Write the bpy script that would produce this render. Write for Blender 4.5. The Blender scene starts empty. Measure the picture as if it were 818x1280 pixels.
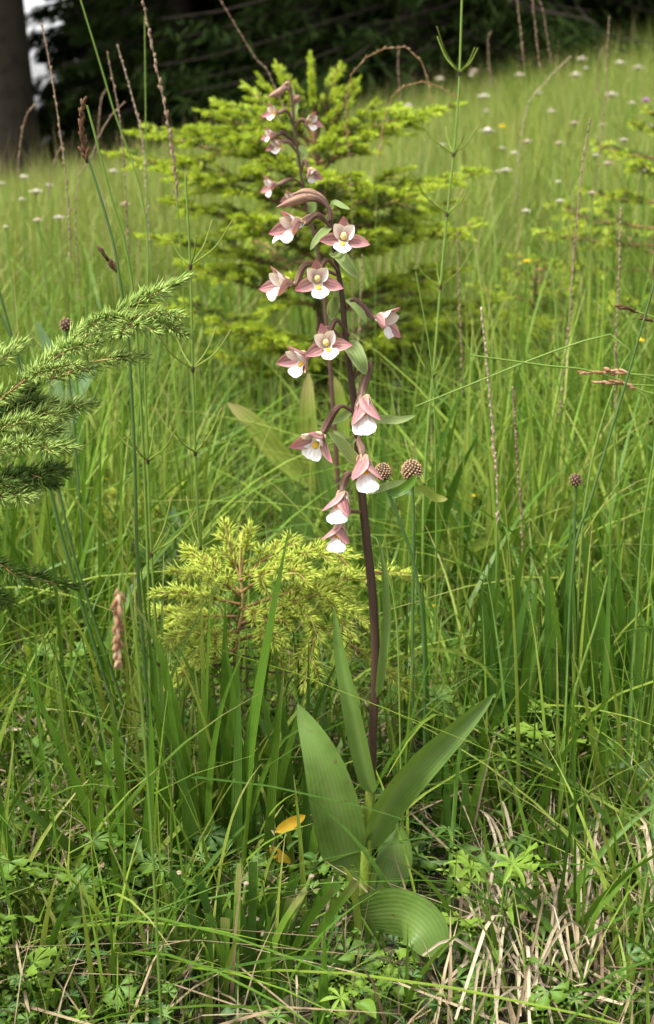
import bpy, math
import numpy as np
from mathutils import Vector
R = math.radians
rng = np.random.default_rng(7)
sc = bpy.context.scene
col = sc.collection

# ------------------------------------------------------------------ camera
PITCH = R(16.4); CAMZ = 0.55; FPX = 1667.0
cam_d = bpy.data.cameras.new('camera'); cam = bpy.data.objects.new('camera', cam_d); col.objects.link(cam)
cam.location = (0, 0, CAMZ); cam.rotation_euler = (R(90) - PITCH, 0, 0)
cam_d.sensor_fit = 'VERTICAL'; cam_d.sensor_height = 24; cam_d.lens = 24 * FPX / 1280
cam_d.clip_start = 0.02; cam_d.clip_end = 3000
cam_d.dof.use_dof = True; cam_d.dof.focus_distance = 0.93; cam_d.dof.aperture_fstop = 8.5
sc.camera = cam
# ------------------------------------------------------------------ sky, sun, exposure
SUN_EL, SUN_AZ = 60, -118      # azimuth measured clockwise from +Y (the view direction)
w = bpy.data.worlds.new('World'); sc.world = w; w.use_nodes = True
nt = w.node_tree; bg = nt.nodes['Background']
sky = nt.nodes.new('ShaderNodeTexSky'); sky.sky_type = 'NISHITA'; sky.sun_disc = False
sky.sun_elevation = R(SUN_EL); sky.sun_rotation = R(SUN_AZ); sky.dust_density = 3.0; sky.air_density = 1.0
hs = nt.nodes.new('ShaderNodeHueSaturation'); hs.inputs['Saturation'].default_value = 0.12
nt.links.new(sky.outputs[0], hs.inputs['Color']); nt.links.new(hs.outputs[0], bg.inputs[0])
bg.inputs[1].default_value = 0.125
sd = bpy.data.lights.new('sun', 'SUN'); sd.energy = 2.0; sd.angle = R(9); sd.color = (1, .97, .91)
sun = bpy.data.objects.new('sun', sd); col.objects.link(sun)
v = Vector((math.sin(R(SUN_AZ)) * math.cos(R(SUN_EL)), math.cos(R(SUN_AZ)) * math.cos(R(SUN_EL)), math.sin(R(SUN_EL))))
sun.rotation_euler = v.to_track_quat('Z', 'Y').to_euler()
vs = sc.view_settings; vs.view_transform = 'Standard'; vs.look = 'None'; vs.gamma = 1; vs.use_curve_mapping = False
vs.exposure = 1.72
sc.cycles.use_denoising = True
sc.cycles.max_bounces = 8; sc.cycles.transparent_max_bounces = 8
sc.cycles.diffuse_bounces = 3; sc.cycles.transmission_bounces = 4

# ------------------------------------------------------------------ pixels (of the 818 x 1280 photograph) to places
C0 = np.array([0, 0, CAMZ]); RT = np.array([1., 0, 0])
FW = np.array([0, math.cos(PITCH), -math.sin(PITCH)]); UP = np.array([0, math.sin(PITCH), math.cos(PITCH)])
def pdir(px, py): return FW + RT * (px - 409) / FPX + UP * (640 - py) / FPX
def P(px, py, Y):
    d = pdir(px, py); return C0 + d * (Y / d[1])
def mpp(Y, py=640): return Y / pdir(409, py)[1] / FPX
def sv(x, u, t): # screen-like vector (right, up, towards viewer) to world
    a = RT * x + UP * u - FW * t; return a / np.linalg.norm(a)
def g(x, y):
    x = np.asarray(x, float); y = np.asarray(y, float)
    t = np.clip((y - 1) / 11, 0, 1)
    z = t * (0.40 + 0.265 * np.clip(x, -6, 7))
    z = z - np.clip(y - 14.5, 0, 80) * 0.16
    near = np.clip(1.2 - np.abs(y - 1.2) / 6, 0, 1)
    z = z + 0.012 * near * (np.sin(x * 9 + 1.3) * np.cos(y * 8 - .4) + .6 * np.sin(x * 21 + y * 17))
    return z
def gp(px, py):
    d = pdir(px, py); lo = .2
    for Y in np.linspace(.3, 12, 1200):
        p = C0 + d * (Y / d[1])
        if p[2] <= g(p[0], p[1]): return p
    return p
def norm(a): return a / (np.linalg.norm(a, axis=-1, keepdims=True) + 1e-12)
def spline(pts, n):
    p = np.asarray(pts, float)
    if len(p) == 2: return p[0] + (p[1] - p[0]) * np.linspace(0, 1, n)[:, None]
    q = np.vstack([2 * p[0] - p[1], p, 2 * p[-1] - p[-2]])
    d = np.concatenate([[0], np.cumsum(np.linalg.norm(np.diff(p, axis=0), axis=1))]); s = np.linspace(0, d[-1], n)
    out = []
    for x in s:
        i = min(max(np.searchsorted(d, x, 'right') - 1, 0), len(p) - 2)
        t = (x - d[i]) / max(d[i + 1] - d[i], 1e-9)
        a, b, c, e = q[i], q[i + 1], q[i + 2], q[i + 3]
        out.append(.5 * ((2 * b) + (-a + c) * t + (2 * a - 5 * b + 4 * c - e) * t * t + (-a + 3 * b - 3 * c + e) * t ** 3))
    return np.array(out)

# ------------------------------------------------------------------ mesh builder: every vertex carries tint = (random, along, across)
class MB:
    def __init__(s): s.v = []; s.f = []; s.c = []; s.m = []; s.n = 0
    def add(s, v, f, c, mi=0):
        v = np.asarray(v, float).reshape(-1, 3); f = np.asarray(f, int)
        s.v.append(v); s.f.append(f + s.n); s.c.append(np.asarray(c, float).reshape(-1, 3)); s.m.append(np.full(len(f), mi)); s.n += len(v)
    def mesh(s, name, mats, origin=(0, 0, 0)):
        me = bpy.data.meshes.new(name)
        V = np.vstack(s.v) - np.asarray(origin)
        tot = np.concatenate([np.full(len(f), f.shape[1]) for f in s.f]); idx = np.concatenate([f.ravel() for f in s.f])
        me.vertices.add(len(V)); me.vertices.foreach_set('co', V.ravel().astype(np.float32))
        me.loops.add(len(idx)); me.loops.foreach_set('vertex_index', idx.astype(np.int32))
        me.polygons.add(len(tot)); me.polygons.foreach_set('loop_start', np.concatenate([[0], np.cumsum(tot)[:-1]]).astype(np.int32))
        me.polygons.foreach_set('loop_total', tot.astype(np.int32))
        for m in (mats if isinstance(mats, (list, tuple)) else [mats]): me.materials.append(m)
        me.polygons.foreach_set('material_index', np.concatenate(s.m).astype(np.int32))
        me.update(calc_edges=True)
        a = me.attributes.new('tint', 'FLOAT_COLOR', 'POINT')
        cc = np.ones((len(V), 4), np.float32); cc[:, :3] = np.vstack(s.c); a.data.foreach_set('color', cc.ravel())
        me.shade_smooth()
        return me
    def build(s, name, mats, parent=None, origin=None):
        if origin is None: origin = parent['o_'] if parent is not None and 'o_' in parent else (0, 0, 0)
        o = bpy.data.objects.new(name, s.mesh(name, mats, origin)); col.objects.link(o)
        if parent is not None: o.parent = parent
        else: o.location = origin
        o['o_'] = [float(x) for x in origin]
        return o
def ribbon(mb, pts, W, face=None, roll=0., fold=.25, nc=3, rnd=None, mi=0, wave=0.):
    pts = np.asarray(pts, float); n = len(pts); W = np.broadcast_to(np.asarray(W, float), (n,))
    T = norm(np.gradient(pts, axis=0)); face = -FW if face is None else np.asarray(face, float)
    N = face - (T @ face)[:, None] * T
    N = norm(N); S = np.cross(T, N)
    roll = np.broadcast_to(np.asarray(roll, float), (n,))[:, None]
    S2 = S * np.cos(roll) + N * np.sin(roll); N2 = N * np.cos(roll) - S * np.sin(roll)
    cs = np.linspace(-1, 1, nc); t = np.linspace(0, 1, n); rnd = rng.random() if rnd is None else rnd
    V = np.zeros((n, nc, 3)); K = np.zeros((n, nc, 3)); ph = rng.random() * 6
    for j, c in enumerate(cs):
        V[:, j] = pts + S2 * (c * W / 2)[:, None] + N2 * ((fold * abs(c) ** 1.5 + wave * c * np.sin(t * 11 + ph + c)) * W / 2)[:, None]
        K[:, j] = np.stack([np.full(n, rnd), t, np.full(n, (c + 1) / 2)], 1)
    i = np.arange(n - 1)[:, None] * nc + np.arange(nc - 1)[None]
    F = np.stack([i, i + 1, i + nc + 1, i + nc], -1).reshape(-1, 4)
    mb.add(V, F, K, mi)
def tube(mb, pts, rad, k=6, rnd=None, mi=0, cap=True):
    pts = np.asarray(pts, float); n = len(pts); rad = np.broadcast_to(np.asarray(rad, float), (n,))
    T = norm(np.gradient(pts, axis=0)); a = np.array([0.31, .94, .12]) if abs(T[0] @ np.array([0.31, .94, .12])) < .9 else np.array([1., 0, 0])
    S = norm(np.cross(T, a)); B = np.cross(T, S); th = np.arange(k) / k * 2 * np.pi
    V = pts[:, None] + rad[:, None, None] * (S[:, None] * np.cos(th)[None, :, None] + B[:, None] * np.sin(th)[None, :, None])
    rnd = rng.random() if rnd is None else rnd
    K = np.zeros((n, k, 3)); K[..., 0] = rnd; K[..., 1] = np.linspace(0, 1, n)[:, None]; K[..., 2] = np.arange(k) / k
    i = np.arange(n - 1)[:, None] * k; j = np.arange(k)[None]; j2 = (j + 1) % k
    F = np.stack([i + j, i + j2, i + k + j2, i + k + j], -1).reshape(-1, 4)
    V = V.reshape(-1, 3); K = K.reshape(-1, 3); mb.add(V, F, K, mi)
    if cap:
        V2 = np.vstack([V[-k:], pts[-1] + T[-1] * rad[-1] * .4]); f = np.stack([np.arange(k), (np.arange(k) + 1) % k, np.full(k, k)], 1)
        mb.add(V2, f, np.vstack([K[-k:], K[-1:]]), mi)
def ellipsoid(mb, c, ax, ay, az, nu=8, nv=6, rnd=.5, mi=0, bump=0):
    th = np.linspace(0, np.pi, nv + 1); ph = np.arange(nu) / nu * 2 * np.pi; V = []; K = []
    for t in th:
        for p in ph:
            r = 1 + bump * (rng.random() - .5)
            V.append(c + r * (ax * math.sin(t) * math.cos(p) + ay * math.sin(t) * math.sin(p) + az * -math.cos(t))); K.append((rnd, t / np.pi, p / 6.2832))
    i = np.arange(nv)[:, None] * nu; j = np.arange(nu)[None]; j2 = (j + 1) % nu
    mb.add(V, np.stack([i + j, i + j2, i + nu + j2, i + nu + j], -1).reshape(-1, 4), K, mi)

def thing(name, label, cat, loc, group=None):
    o = bpy.data.objects.new(name, None); col.objects.link(o); o.location = [float(x) for x in loc]; o.empty_display_size = .02
    o['o_'] = [float(x) for x in loc]; o['label'] = label; o['category'] = cat
    if group: o['group'] = group
    return o
def tag(o, label, cat, group=None):
    o['label'] = label; o['category'] = cat
    if group: o['group'] = group
    return o

# ------------------------------------------------------------------ materials
def _mat(name):
    m = bpy.data.materials.new(name); m.use_nodes = True; t = m.node_tree; t.nodes.clear(); return m, t, t.nodes.new, t.links.new
def leafmat(name, ca, cb, tip=None, tip0=.75, trans=.35, rough=.5, vein=0, veinc=.8, edge=None, base=None, spec=.18, mottle=.35, scale=90, vbump=.25, mid=None, tip1=1.0, patch=None, spots=None):
    m, t, N, L = _mat(name)
    at = N('ShaderNodeAttribute'); at.attribute_name = 'tint'; sp = N('ShaderNodeSeparateColor'); L(at.outputs['Color'], sp.inputs[0])
    oi = N('ShaderNodeObjectInfo'); tc = N('ShaderNodeTexCoord')
    nz = N('ShaderNodeTexNoise'); nz.inputs['Scale'].default_value = scale; nz.inputs['Detail'].default_value = 3; L(tc.outputs['Object'], nz.inputs['Vector'])
    def mix(a, b, f, mode='MIX'):
        x = N('ShaderNodeMix'); x.data_type = 'RGBA'; x.blend_type = mode
        for s, i in ((a, 6), (b, 7)):
            if isinstance(s, tuple): x.inputs[i].default_value = (*s, 1)
            else: L(s, x.inputs[i])
        if isinstance(f, (int, float)): x.inputs[0].default_value = f
        else: L(f, x.inputs[0])
        return x.outputs[2]
    def math_(op, a, b=0., c=None):
        x = N('ShaderNodeMath'); x.operation = op
        for k, s in enumerate((a, b, c)):
            if s is None: continue
            if isinstance(s, (int, float)): x.inputs[k].default_value = s
            else: L(s, x.inputs[k])
        return x.outputs[0]
    def ramp(val, a, b):
        x = N('ShaderNodeMapRange'); x.interpolation_type = 'SMOOTHSTEP'; x.inputs[1].default_value = a; x.inputs[2].default_value = b; L(val, x.inputs[0]); return x.outputs[0]
    r = math_('FRACT', math_('ADD', sp.outputs[0], oi.outputs['Random']))
    c = mix(ca, cb, r)
    dark = tuple(x * .62 for x in ca)
    c = mix(c, dark, math_('MULTIPLY', ramp(nz.outputs[0], .45, .7), mottle))
    h = None
    if patch:
        n2 = N('ShaderNodeTexNoise'); n2.inputs['Scale'].default_value = 1.7; n2.inputs['Detail'].default_value = 4; L(tc.outputs['Object'], n2.inputs['Vector'])
        c = mix(c, patch, math_('MULTIPLY', ramp(n2.outputs[0], .46, .68), .75))
    if mid: c = mix(c, mid, math_('MULTIPLY', math_('SUBTRACT', 1., ramp(math_('ABSOLUTE', math_('SUBTRACT', sp.outputs[2], .5)), 0., .28)), math_('SUBTRACT', 1., ramp(sp.outputs[1], .35, .9))))
    if edge: c = mix(c, edge, ramp(math_('ABSOLUTE', math_('SUBTRACT', sp.outputs[2], .5)), .33, .5))
    if base: c = mix(base, c, ramp(sp.outputs[1], .0, .3))
    if tip: c = mix(c, tip, ramp(math_('ADD', sp.outputs[1], math_('MULTIPLY', math_('SUBTRACT', r, .6), .3 if tip1 == 1. else 0.)), tip0, tip1))
    if spots:
        n3 = N('ShaderNodeTexNoise'); n3.inputs['Scale'].default_value = 120; n3.inputs['Detail'].default_value = 5; L(tc.outputs['Object'], n3.inputs['Vector']); c = mix(c, spots, math_('MULTIPLY', ramp(n3.outputs[0], .66, .72), .8))
    if vein:
        s = math_('SINE', math_('MULTIPLY', math_('ADD', sp.outputs[2], math_('MULTIPLY', nz.outputs[0], .05)), vein * 6.2832)); h = math_('MULTIPLY_ADD', s, .5, .5)
        c = mix(c, mix(c, (veinc,) * 3, 1., 'MULTIPLY'), ramp(h, .55, 1.))
    pb = N('ShaderNodeBsdfPrincipled'); L(c, pb.inputs['Base Color']); pb.inputs['Roughness'].default_value = rough; pb.inputs['Specular IOR Level'].default_value = spec
    if h is not None:
        bp = N('ShaderNodeBump'); bp.inputs['Strength'].default_value = vbump; bp.inputs['Distance'].default_value = .001; L(h, bp.inputs['Height']); L(bp.outputs[0], pb.inputs['Normal'])
    out = N('ShaderNodeOutputMaterial')
    if trans > 0:
        tr = N('ShaderNodeBsdfTranslucent'); L(mix(c, (1., .95, .55), 1., 'MULTIPLY'), tr.inputs[0])
        ms = N('ShaderNodeMixShader'); ms.inputs[0].default_value = trans; L(pb.outputs[0], ms.inputs[1]); L(tr.outputs[0], ms.inputs[2]); L(ms.outputs[0], out.inputs[0])
    else: L(pb.outputs[0], out.inputs[0])
    return m
M = {}
M['grass'] = leafmat('grass', (.065, .15, .012), (.125, .225, .022), tip=(.2, .22, .06), tip0=.85, vein=5, trans=.35, rough=.38, spec=.3)
M['grass_blue'] = leafmat('grass_blue', (.05, .115, .016), (.085, .165, .022), vein=5, trans=.3, rough=.4)
M['grass_pale'] = leafmat('grass_pale', (.20, .29, .035), (.27, .33, .06), tip=(.36, .34, .12), vein=4, trans=.35)
M['meadow'] = leafmat('meadow', (.11, .20, .018), (.21, .31, .04), tip=(.26, .30, .07), trans=.3, mottle=.3, patch=(.09, .16, .025))
M['meadow_far'] = leafmat('meadow_far', (.135, .21, .03), (.25, .31, .065), tip=(.27, .29, .07), trans=.3, mottle=.3, scale=3, patch=(.22, .25, .045))
M['seeding'] = leafmat('seeding', (.20, .20, .06), (.34, .27, .13), trans=.1, rough=.7)
M['straw'] = leafmat('straw', (.50, .42, .29), (.29, .23, .14), trans=.12, rough=.7, vein=4, veinc=.75, spec=.2)
M['straw_dark'] = leafmat('straw_dark', (.19, .13, .075), (.36, .29, .18), trans=.1, rough=.8, spec=.15)
M['herb'] = leafmat('herb', (.06, .125, .010), (.13, .215, .02), trans=.3, rough=.5, mid=(.14, .24, .06))
M['herb_dark'] = leafmat('herb_dark', (.035, .085, .015), (.055, .12, .022), trans=.25, rough=.4, mid=(.1, .18, .06))
M['herb_light'] = leafmat('herb_light', (.16, .27, .03), (.21, .32, .05), trans=.35)
M['bluegreen'] = leafmat('bluegreen', (.15, .25, .11), (.18, .28, .13), trans=.3, rough=.55, mid=(.24, .34, .16), vein=6, veinc=.92)
M['yellow_leaf'] = leafmat('yellow_leaf', (.50, .36, .03), (.46, .26, .02), trans=.3)
M['orchid_leaf'] = leafmat('orchid_leaf', (.10, .175, .030), (.12, .198, .038), vein=11, veinc=.91, trans=.3, rough=.46, spec=.3, spots=(.12, .09, .035), mottle=.45, scale=55, mid=(.145, .22, .055), vbump=.12)
M['bract'] = leafmat('bract', (.24, .33, .10), (.28, .36, .13), vein=5, veinc=.82, trans=.4, rough=.5, edge=(.36, .42, .2))
M['sepal'] = leafmat('sepal', (.36, .165, .165), (.48, .27, .25), vein=4, veinc=.75, trans=.25, edge=(.62, .36, .34), tip=(.50, .18, .22), tip0=.6, base=(.48, .36, .24), scale=300)
M['bud'] = leafmat('bud', (.24, .14, .09), (.30, .18, .12), vein=4, veinc=.75, trans=.1, tip=(.42, .2, .2), tip0=.6, scale=300)
M['petal'] = leafmat('petal', (.84, .72, .70), (.86, .78, .76), trans=.25, mid=(.76, .46, .48), vein=5, veinc=.84, scale=260, mottle=.2)
M['lip'] = leafmat('lip', (.80, .75, .73), (.82, .78, .76), trans=.2, scale=260, mottle=.22, vein=5, veinc=.88, vbump=.3, base=(.70, .42, .30))
M['lip_spot'] = leafmat('lip_spot', (.80, .48, .04), (.75, .42, .05), trans=.1)
M['column'] = leafmat('column', (.74, .60, .22), (.78, .66, .30), trans=.15)
M['ovary'] = leafmat('ovary', (.12, .062, .05), (.17, .095, .065), trans=.05, vein=6, veinc=.55, rough=.55, tip=(.27, .17, .12), tip0=.55, scale=400)
M['ostem'] = leafmat('ostem', (.20, .27, .035), (.20, .27, .035), trans=.0, tip=(.058, .034, .022), tip0=.17, tip1=.27, rough=.5, vein=5, veinc=.85, scale=300)
M['ostem_dark'] = leafmat('ostem_dark', (.10, .05, .04), (.13, .07, .05), trans=.0, rough=.5, vein=5, veinc=.8, scale=300)
M['needle'] = leafmat('needle', (.05, .105, .014), (.09, .155, .02), trans=.15, rough=.4, tip=(.2, .26, .08), tip0=.8, scale=30)
M['needle_new'] = leafmat('needle_new', (.34, .47, .03), (.48, .57, .06), trans=.3, rough=.45, scale=25)
M['needle_lime'] = leafmat('needle_lime', (.48, .60, .07), (.66, .72, .15), trans=.4, rough=.45, scale=25, mottle=.1)
M['needle_mid'] = leafmat('needle_mid', (.23, .36, .07), (.42, .53, .14), trans=.2, rough=.4, scale=30)
M['twig'] = leafmat('twig', (.22, .12, .05), (.30, .17, .07), trans=0, rough=.7, tip=(.36, .30, .10), tip0=.5)
M['twig_dark'] = leafmat('twig_dark', (.07, .045, .03), (.11, .065, .04), trans=0, rough=.8)
M['stalk'] = leafmat('stalk', (.12, .20, .03), (.17, .25, .05), trans=.1, rough=.45, scale=60)
M['rush'] = leafmat('rush', (.06, .115, .03), (.08, .14, .035), trans=.05, rough=.4)
M['spike_purple'] = leafmat('spike_purple', (.17, .10, .07), (.30, .22, .14), trans=.1, rough=.8)
M['spike_pale'] = leafmat('spike_pale', (.42, .33, .24), (.30, .20, .14), trans=.1, rough=.8)
M['spike_dark'] = leafmat('spike_dark', (.05, .026, .014), (.13, .065, .025), trans=.05, rough=.7)
M['spike_rust'] = leafmat('spike_rust', (.24, .11, .045), (.44, .30, .18), trans=.15, rough=.7)
M['node'] = leafmat('node', (.05, .03, .02), (.06, .04, .02), trans=0)
M['scale_dark'] = leafmat('scale_dark', (.045, .025, .015), (.08, .05, .03), trans=0, rough=.7)
M['scale_pale'] = leafmat('scale_pale', (.42, .28, .16), (.36, .22, .12), trans=0, rough=.7)
M['white_fl'] = leafmat('white_fl', (.42, .38, .28), (.68, .63, .56), trans=.25)
M['pink_fl'] = leafmat('pink_fl', (.48, .36, .28), (.55, .44, .36), trans=.25)
M['purple_fl'] = leafmat('purple_fl', (.42, .16, .42), (.5, .24, .5), trans=.25)
M['yellow_fl'] = leafmat('yellow_fl', (.85, .55, .02), (.85, .6, .03), trans=.2)
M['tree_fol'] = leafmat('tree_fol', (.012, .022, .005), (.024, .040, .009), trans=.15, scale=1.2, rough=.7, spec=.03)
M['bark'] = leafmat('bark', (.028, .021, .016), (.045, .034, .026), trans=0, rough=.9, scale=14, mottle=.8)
def ground_mat():
    m, t, N, L = _mat('ground'); tc = N('ShaderNodeTexCoord')
    n1 = N('ShaderNodeTexNoise'); n1.inputs['Scale'].default_value = 14; n1.inputs['Detail'].default_value = 6; L(tc.outputs['Object'], n1.inputs['Vector'])
    n2 = N('ShaderNodeTexNoise'); n2.inputs['Scale'].default_value = 160; n2.inputs['Detail'].default_value = 4; L(tc.outputs['Object'], n2.inputs['Vector'])
    r1 = N('ShaderNodeValToRGB'); r1.color_ramp.elements[0].color = (.03, .021, .012, 1); r1.color_ramp.elements[1].color = (.05, .075, .018, 1)
    r1.color_ramp.elements[0].position = .38; r1.color_ramp.elements[1].position = .62; L(n1.outputs[0], r1.inputs[0])
    mx = N('ShaderNodeMix'); mx.data_type = 'RGBA'; mx.inputs[7].default_value = (.12, .085, .05, 1); L(r1.outputs[0], mx.inputs[6])
    r2 = N('ShaderNodeMapRange'); r2.inputs[1].default_value = .5; r2.inputs[2].default_value = .75; L(n2.outputs[0], r2.inputs[0]); L(r2.outputs[0], mx.inputs[0])
    # farther out the sheet itself is meadow turf
    sx = N('ShaderNodeSeparateXYZ'); L(tc.outputs['Object'], sx.inputs[0]); rf = N('ShaderNodeMapRange'); rf.inputs[1].default_value = 1.8; rf.inputs[2].default_value = 5; L(sx.outputs[1], rf.inputs[0])
    m2 = N('ShaderNodeMix'); m2.data_type = 'RGBA'; m2.inputs[7].default_value = (.12, .18, .03, 1); L(mx.outputs[2], m2.inputs[6]); L(rf.outputs[0], m2.inputs[0])
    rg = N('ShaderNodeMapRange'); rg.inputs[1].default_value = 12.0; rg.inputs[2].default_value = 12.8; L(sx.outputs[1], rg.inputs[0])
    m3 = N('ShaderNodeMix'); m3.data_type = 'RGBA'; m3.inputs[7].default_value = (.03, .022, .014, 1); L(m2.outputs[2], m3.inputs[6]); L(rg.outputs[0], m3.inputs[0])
    pb = N('ShaderNodeBsdfPrincipled'); pb.inputs['Roughness'].default_value = .9; L(m3.outputs[2], pb.inputs['Base Color'])
    bp = N('ShaderNodeBump'); bp.inputs['Distance'].default_value = .01; bp.inputs['Strength'].default_value = .8; L(n2.outputs[0], bp.inputs['Height']); L(bp.outputs[0], pb.inputs['Normal'])
    out = N('ShaderNodeOutputMaterial'); L(pb.outputs[0], out.inputs[0]); return m
M['ground'] = ground_mat()

# ------------------------------------------------------------------ ground
ys = np.concatenate([np.linspace(-3, .3, 12), np.linspace(.35, 3, 90), np.linspace(3.1, 16, 60), np.geomspace(17, 900, 24)])
xs = np.concatenate([-np.geomspace(900, 3, 22), np.linspace(-2.8, 2.8, 130), np.geomspace(3, 900, 22)])
X, Yg = np.meshgrid(xs, ys); Z = g(X, Yg) + rng.normal(0, .003, X.shape) * (Yg < 3)
mb = MB(); nx = len(xs); i = np.arange(len(ys) - 1)[:, None] * nx + np.arange(nx - 1)[None]
mb.add(np.stack([X, Yg, Z], -1), np.stack([i, i + 1, i + nx + 1, i + nx], -1).reshape(-1, 4), np.full((X.size, 3), .5))
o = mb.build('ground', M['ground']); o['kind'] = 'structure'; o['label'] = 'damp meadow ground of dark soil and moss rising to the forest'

# ------------------------------------------------------------------ forest edge
def spruce_tree_meshes(seed, H, z0, rad, nl, cards):
    r = np.random.default_rng(seed); mt = MB()
    zz = np.linspace(-.3, H, 14); tr = .21 * (1 - zz / H * .93) + .06 * np.exp(-np.clip(zz, 0, 9) * 3); wob = np.stack([.05 * np.sin(zz * .7 + seed), .05 * np.cos(zz * .5), zz], 1)
    tube(mt, wob, tr, 12)
    V = []; mbk = MB()
    for _ in range(nl):
        z = z0 + (H - z0) * r.random() ** 1.5; a = r.random() * 6.283; L = rad * (1 - (z - z0 * .3) / H) ** .8 * (.65 + .5 * r.random()) + .15
        d = np.array([math.cos(a), math.sin(a), 0]); t = np.linspace(0, 1, 6)[:, None]
        pts = np.array([0, 0, z]) + d * L * t + np.array([0, 0, 1]) * (-.35 * L * t ** 1.3 + .12 * L * t ** 3)
        tube(mbk, pts, np.linspace(.022, .004, 6), 4)
        n = max(10, int(2.3 * cards * L / rad)); tt = .12 + .88 * r.random(n) ** .8; side = np.array([-d[1], d[0], 0])
        c = np.array([0, 0, z]) + d * L * tt[:, None] + np.array([0, 0, 1]) * (-.35 * L * tt ** 1.3 + .12 * L * tt ** 3)[:, None]
        sl = (r.random(n) - .5) * .9 * L * (1.15 - tt) * .9
        c = c + side * sl[:, None] + np.array([0, 0, -1]) * (np.abs(sl) * .45 + .1 * r.random(n))[:, None]
        dr = norm(d * .6 + side * np.sign(sl)[:, None] * .7 + r.normal(0, .35, (n, 3)) + np.array([0, 0, -.55]))
        ln = .08 + .16 * r.random(n); wd = .007 + .011 * r.random(n); s2 = norm(np.cross(dr, r.normal(0, 1, (n, 3))))
        A = c - dr * ln[:, None] * .5; B = c + dr * ln[:, None] * .5
        V.append(np.stack([A, c + s2 * wd[:, None], B, c - s2 * wd[:, None]], 1))
    V = np.concatenate(V); n = len(V); mc = MB(); K = np.zeros((n, 4, 3)); K[..., 0] = r.random(n)[:, None]; K[..., 1] = .5; K[..., 2] = .5
    mc.add(V, np.arange(n * 4).reshape(-1, 4), K)
    return mt.mesh('trunk', M['bark']), mbk.mesh('limbs', M['bark']), mc.mesh('crown', M['tree_fol'])
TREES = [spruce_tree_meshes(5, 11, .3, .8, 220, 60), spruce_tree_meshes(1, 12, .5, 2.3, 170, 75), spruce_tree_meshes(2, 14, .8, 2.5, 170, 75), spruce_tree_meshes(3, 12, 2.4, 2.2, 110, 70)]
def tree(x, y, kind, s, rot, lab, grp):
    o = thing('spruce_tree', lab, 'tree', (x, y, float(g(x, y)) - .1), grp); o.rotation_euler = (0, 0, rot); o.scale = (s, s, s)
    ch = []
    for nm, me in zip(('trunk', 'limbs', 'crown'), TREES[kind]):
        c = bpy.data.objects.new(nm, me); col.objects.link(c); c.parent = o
        if nm != 'trunk': c['kind'] = 'stuff'
    return o
lane = lambda x, y: x + .21 * y      # the open line of sight to the sky beside the stout trunk
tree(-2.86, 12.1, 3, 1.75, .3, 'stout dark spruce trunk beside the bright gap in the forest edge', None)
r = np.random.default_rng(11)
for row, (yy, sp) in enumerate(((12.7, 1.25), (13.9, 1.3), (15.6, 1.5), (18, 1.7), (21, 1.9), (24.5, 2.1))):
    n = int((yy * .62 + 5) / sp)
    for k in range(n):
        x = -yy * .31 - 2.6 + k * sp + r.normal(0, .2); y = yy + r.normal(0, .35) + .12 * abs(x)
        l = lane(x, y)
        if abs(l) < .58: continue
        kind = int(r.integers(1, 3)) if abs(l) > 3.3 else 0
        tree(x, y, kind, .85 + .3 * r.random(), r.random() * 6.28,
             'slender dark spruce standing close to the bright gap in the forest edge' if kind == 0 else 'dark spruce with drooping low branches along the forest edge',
             'slender spruces around the forest gap' if kind == 0 else 'spruces of the dark forest edge')

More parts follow.
